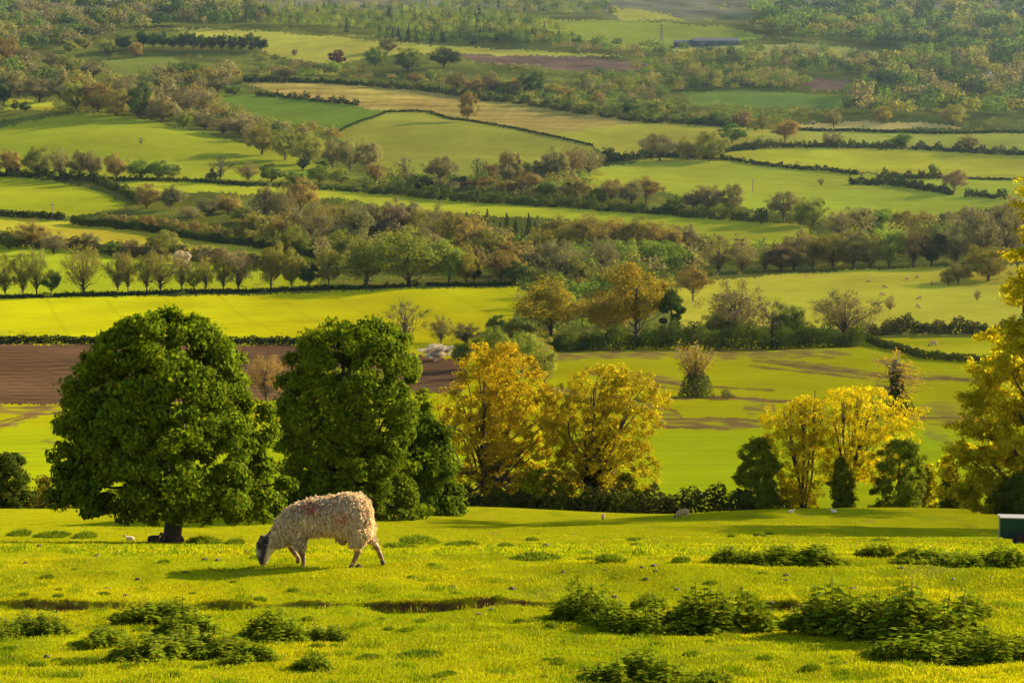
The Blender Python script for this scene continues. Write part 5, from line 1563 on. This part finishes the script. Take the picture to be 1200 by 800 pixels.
lying_lamb('lamb', 'pale lamb lying in the grass left of the chestnut trunk', 152, 633, .5, rad(20), (.34, .26, .18), (.3, .22, .15))
lying_lamb('lamb', 'dark brown lamb lying against the chestnut trunk', 181, 634.5, .72, rad(172), (.055, .028, .018), (.05, .025, .016))
lying_lamb('lamb', 'white lamb lying at the field edge under the golden trees', 977, 600, .5, rad(10), (.65, .52, .38), (.5, .4, .3))
lying_lamb('lamb', 'pinkish cream lamb lying left of the white one under the golden trees', 927, 600.5, .5, rad(160), (.55, .38, .27), (.4, .3, .2))
FAR = sorted([(945, 324), (1063, 328), (1075, 326), (1037, 338), (1034, 347), (1077, 351), (1076, 361), (1032, 363), (1119, 375), (1018, 331), (1092, 334)])
for i, (x, y) in enumerate(FAR):
    sheep(f'tiny sheep, {ORD[i + 1]} from left, grazing on the pale hill field', x, y, 1.3, R.uniform(0, 6.28), group='sheep scattered on the pale hill field')
sheep('white sheep beside the hedge in the small bright strip', 1093, 406, 1.5, rad(10))

# ------------------------------------------------------------------ trailer at the right edge
M_GREEN = plain_mat('green_paint', (.006, .034, .020), .6, .25, 5, spec=.15)
M_RIM = plain_mat('galvanised', (.16, .15, .13), .7, .3, 9, metal=.1)
M_TYRE = plain_mat('rubber', (.012, .012, .012), .85, .3, 20)
X, Y, Z, mpp = at(1172, 637)
o = put('livestock_trailer', None, (X, Y, Z), rz=rad(-6))
h = 33 * mpp
Lb, Wb = 2.6, .40
bd = MB()
bd.box(0, Lb, 0, Wb, h * .24, h * .93)
for k in range(7):
    bd.box(.05 + k * .4, .10 + k * .4, -.022, -.001, h * .26, h * .90)
put('body', bd.mesh('body', [M_GREEN]), parent=o)
rm = MB()
rm.box(-.04, Lb + .04, -.045, Wb + .045, h * .932, h * .965)
rm.tube([(-.05, -.05, h * .2), (-.05, -.05, h * 1.04)], [.018, .018], 0, 8)
put('lid', rm.mesh('lid', [M_RIM]), parent=o)
for sx in (.55, 1.75):
    w = MB()
    an = np.linspace(0, 6.283, 19)
    rr = h * .2
    P = np.stack([sx + rr * np.cos(an), 0 * an - .07, rr + rr * np.sin(an)], -1)
    w.tube(P, np.full(19, .06), 0, 8)
    wo = put('wheel', w.mesh('wheel', [M_TYRE], True), parent=o)
    rmb = MB(); rmb.tube([(sx, -.10, rr), (sx, -.02, rr)], [rr * .75, rr * .75], 0, 16); rmb.tube([(sx, -.101, rr), (sx, -.10, rr)], [.005, rr * .75], 0, 16)
    put('rim', rmb.mesh('rim', [M_CLOD]), parent=wo)
db = MB(); db.box(.1, Lb - .1, .1, Wb - .1, h * .17, h * .238); db.tube([(Lb, Wb / 2, h * .2), (Lb + 1.2, Wb / 2, h * .18)], [.05, .04], 0, 8)
put('chassis', db.mesh('chassis', [M_TYRE]), parent=o)
tag(o, 'dark green boxy livestock trailer with bright metal lid at the right edge', 'trailer')

# ------------------------------------------------------------------ far buildings, pylon, poles
M_WHITE = plain_mat('white_render', (.75, .72, .66), .85, .1, 1)
M_SLATE = plain_mat('slate', (.05, .052, .06), .7, .2, 1)
M_SHEET = plain_mat('barn_cladding', (.05, .055, .06), .8, .3, 1)
M_GLASS = plain_mat('window_glass', (.03, .035, .045), .15, 0, 1, spec=.6)
M_STEEL = plain_mat('pylon_steel', (.08, .085, .09), .8, .1, 1)
M_WOOD = plain_mat('pole_wood', (.14, .10, .07), .9, .3, 3)


def gable(name, label, x, y, L, D, hw, hr, wall, roof, rz, windows, cat, eave=.4):
    X, Y, Z, mpp = at(x, y)
    o = put(name, None, (X, Y, Z), rz=rz)
    w = MB()
    V = [(-L / 2, -D / 2, -2), (L / 2, -D / 2, -2), (L / 2, D / 2, -2), (-L / 2, D / 2, -2), (-L / 2, -D / 2, hw), (L / 2, -D / 2, hw), (L / 2, D / 2, hw), (-L / 2, D / 2, hw), (-L / 2, 0, hr), (L / 2, 0, hr)]
    w.add(V, [(0, 1, 5, 4), (2, 3, 7, 6), (3, 0, 4, 7), (1, 2, 6, 5), (4, 8, 8, 7), (5, 6, 9, 9)])
    me = bpy.data.meshes.new('wall')
    me.from_pydata(V, [], [(0, 1, 5, 4), (2, 3, 7, 6), (3, 0, 4, 8, 7), (1, 2, 6, 9, 5)]); me.materials.append(wall)
    put('wall', me, parent=o)
    r = MB()
    e = eave
    for sg in (-1, 1):
        sl = (hr - hw) / (D / 2)
        a = [(-L / 2 - e, sg * (D / 2 + e), hw - e * sl + .05), (L / 2 + e, sg * (D / 2 + e), hw - e * sl + .05), (L / 2 + e, 0, hr + .05), (-L / 2 - e, 0, hr + .05)]
        up = [(x_, y_, z_ + .25) for x_, y_, z_ in a]
        r.add(a + up, [(0, 1, 2, 3), (4, 5, 6, 7), (0, 1, 5, 4), (1, 2, 6, 5), (2, 3, 7, 6), (3, 0, 4, 7)])
    put('roof', r.mesh('roof', [roof]), parent=o)
    for (wx, wz, ww, wh) in windows:
        b = MB(); b.box(wx - ww / 2, wx + ww / 2, -D / 2 - .06, -D / 2 - .003, wz - wh / 2, wz + wh / 2)
        put('window', b.mesh('window', [M_GLASS]), parent=o)
    tag(o, label, cat)
    return o


gable('barn', 'long low grey roofed barn on the far hill below the green field', 838, 53, 46, 14, 4.0, 7.0, M_SHEET, M_SLATE, rad(2), [(-14, 1.8, 4, 3.4), (0, 1.8, 4, 3.4), (14, 1.8, 4, 3.4)], 'barn')
gable('barn', 'smaller barn at the left end of the long grey roofed barn', 800, 54, 18, 11, 3.4, 5.6, M_SHEET, M_SLATE, rad(-4), [(0, 1.6, 4, 3)], 'barn')
hs = gable('house', 'small white house among the shaded woods at the right', 1156, 97, 9, 7, 5.0, 7.6, M_WHITE, M_SLATE, rad(18), [(-2.6, 3.7, 1.1, 1.3), (2.6, 3.7, 1.1, 1.3), (-2.6, 1.3, 1.1, 1.4), (2.6, 1.3, 1.1, 1.4), (0, 1.1, 1.1, 2.2)], 'house')
ch = MB(); ch.box(3.2, 4.2, -.5, .5, 6.8, 9.0); put('chimney', ch.mesh('chimney', [M_WHITE]), parent=hs)
gable('shed', 'tiny white shed at the left end of the pale sandy strip', 953, 146, 2.4, 2.4, 1.7, 2.2, M_STONE, M_STONE, 0, [(0, .9, .8, 1.4)], 'shed', .15)
# pylon
X, Y, Z, mpp = at(775, 57)
H = 30 * mpp
py = MB()
for sx in (-1, 1):
    for sy in (-1, 1):
        py.tube([(sx * H * .09, sy * H * .09, -.5), (sx * H * .03, sy * H * .03, H * .6), (0, 0, H)], [.22, .2, .12], 0, 4)
for k in range(7):
    z0, z1 = H * k / 8, H * (k + 1) / 8
    w0, w1 = H * (.09 - .1 * k / 8), H * (.09 - .1 * (k + 1) / 8)
    w0, w1 = max(w0, .3), max(w1, .3)
    for s in (-1, 1):
        py.tube([(-w0, s * w0, z0), (w1, s * w1, z1)], [.1, .1], 0, 3); py.tube([(w0, s * w0, z0), (-w1, s * w1, z1)], [.1, .1], 0, 3)
o = put('pylon', None, (X, Y, Z))
put('tower', py.mesh('tower', [M_STEEL]), parent=o)
for zf, wf in ((.62, .14), (.74, .17), (.86, .12)):
    a = MB(); a.tube([(-H * wf, 0, H * zf), (0, 0, H * (zf + .02)), (H * wf, 0, H * zf)], [.1, .25, .1], 0, 4)
    put('crossarm', a.mesh('crossarm', [M_STEEL]), parent=o)
tag(o, 'grey steel electricity pylon on the far hill above the dark wood', 'pylon')


def pole(label, x, y, h):
    X, Y, Z, mpp = at(x, y)
    H = h * mpp
    m = MB(); m.tube([(0, 0, -.3), (0, 0, H)], [.22, .17], 0, 7)
    o = put('utility_pole', None, (X, Y, Z))
    put('post', m.mesh('post', [M_WOOD], True), parent=o)
    a = MB(); a.box(-.9, .9, -.3, -.18, H * .88, H * .92)
    put('crossarm', a.mesh('crossarm', [M_WOOD]), parent=o)
    tag(o, label, 'utility pole')


pole('thin utility pole above the dark hedge at the left', 62, 258, 20)
pole('utility pole in the large green field right of centre', 882, 225, 15)
place_tree(165, 170, 9, 9, 'bn', 'bare', label='tiny forked dead tree on the humped green field')
# pale heap in the valley field just past the hedge
X, Y, Z, mpp = at(824, 580)
M_HEAP = plain_mat('pale_heap', (.42, .33, .26), .95, .3, 2)
V, Q = lump(97, .5)
o = put('soil_heap', mesh_np('soil_heap', V, Q, [M_HEAP], True), (X, Y, Z), scale=(14 * mpp, 8 * mpp, 11 * mpp))
tag(o, 'small pale heap in the valley field just beyond the hedge', 'heap')

# ------------------------------------------------------------------ haze
hz = MB(); hz.box(-3050, 3050, -60, 4300, -75, 330)
m, nt, nd, lk = new_mat('haze')
pv = N(nt, 'ShaderNodeVolumePrincipled')
pv.inputs['Color'].default_value = (.56, .78, 1, 1)
pv.inputs['Density'].default_value = .000016
pv.inputs['Anisotropy'].default_value = .62
lk.new(pv.outputs[0], N(nt, 'ShaderNodeOutputMaterial').inputs['Volume'])
o = put('haze', hz.mesh('haze', [m]))
tag(o, 'thin warm evening haze lying over the valley', 'haze', kind='stuff')

# ------------------------------------------------------------------ light, camera, output
w = bpy.data.worlds.new('World'); scene.world = w; w.use_nodes = True
nt = w.node_tree
bg = nt.nodes['Background']
sky = nt.nodes.new('ShaderNodeTexSky'); sky.sky_type = 'NISHITA'; sky.sun_disc = False
sky.sun_elevation = SUN_EL; sky.sun_rotation = SUN_AZ
nt.links.new(sky.outputs[0], bg.inputs[0]); bg.inputs[1].default_value = .075
sl = bpy.data.lights.new('sun', 'SUN'); sl.energy = 5.0; sl.angle = rad(.6); sl.color = (1, .86, .62)
so = bpy.data.objects.new('sun', sl); COL.objects.link(so)
sd = Vector((math.sin(SUN_AZ) * math.cos(SUN_EL), math.cos(SUN_AZ) * math.cos(SUN_EL), math.sin(SUN_EL)))
so.rotation_euler = sd.to_track_quat('Z', 'Y').to_euler()
cam = bpy.data.cameras.new('camera'); co_ = bpy.data.objects.new('camera', cam); COL.objects.link(co_)
cam.sensor_width = 36; cam.lens = 36 * F / 1200; cam.clip_start = .1; cam.clip_end = 20000
co_.rotation_euler = (math.pi / 2 - TH, 0, 0)
scene.camera = co_
scene.view_settings.view_transform = 'Standard'
scene.view_settings.look = 'None'
scene.view_settings.exposure = 2.14
scene.view_settings.gamma = 1
scene.cycles.use_denoising = True
scene.cycles.max_bounces = 7
scene.cycles.diffuse_bounces = 3
scene.cycles.transmission_bounces = 4
scene.cycles.volume_bounces = 0
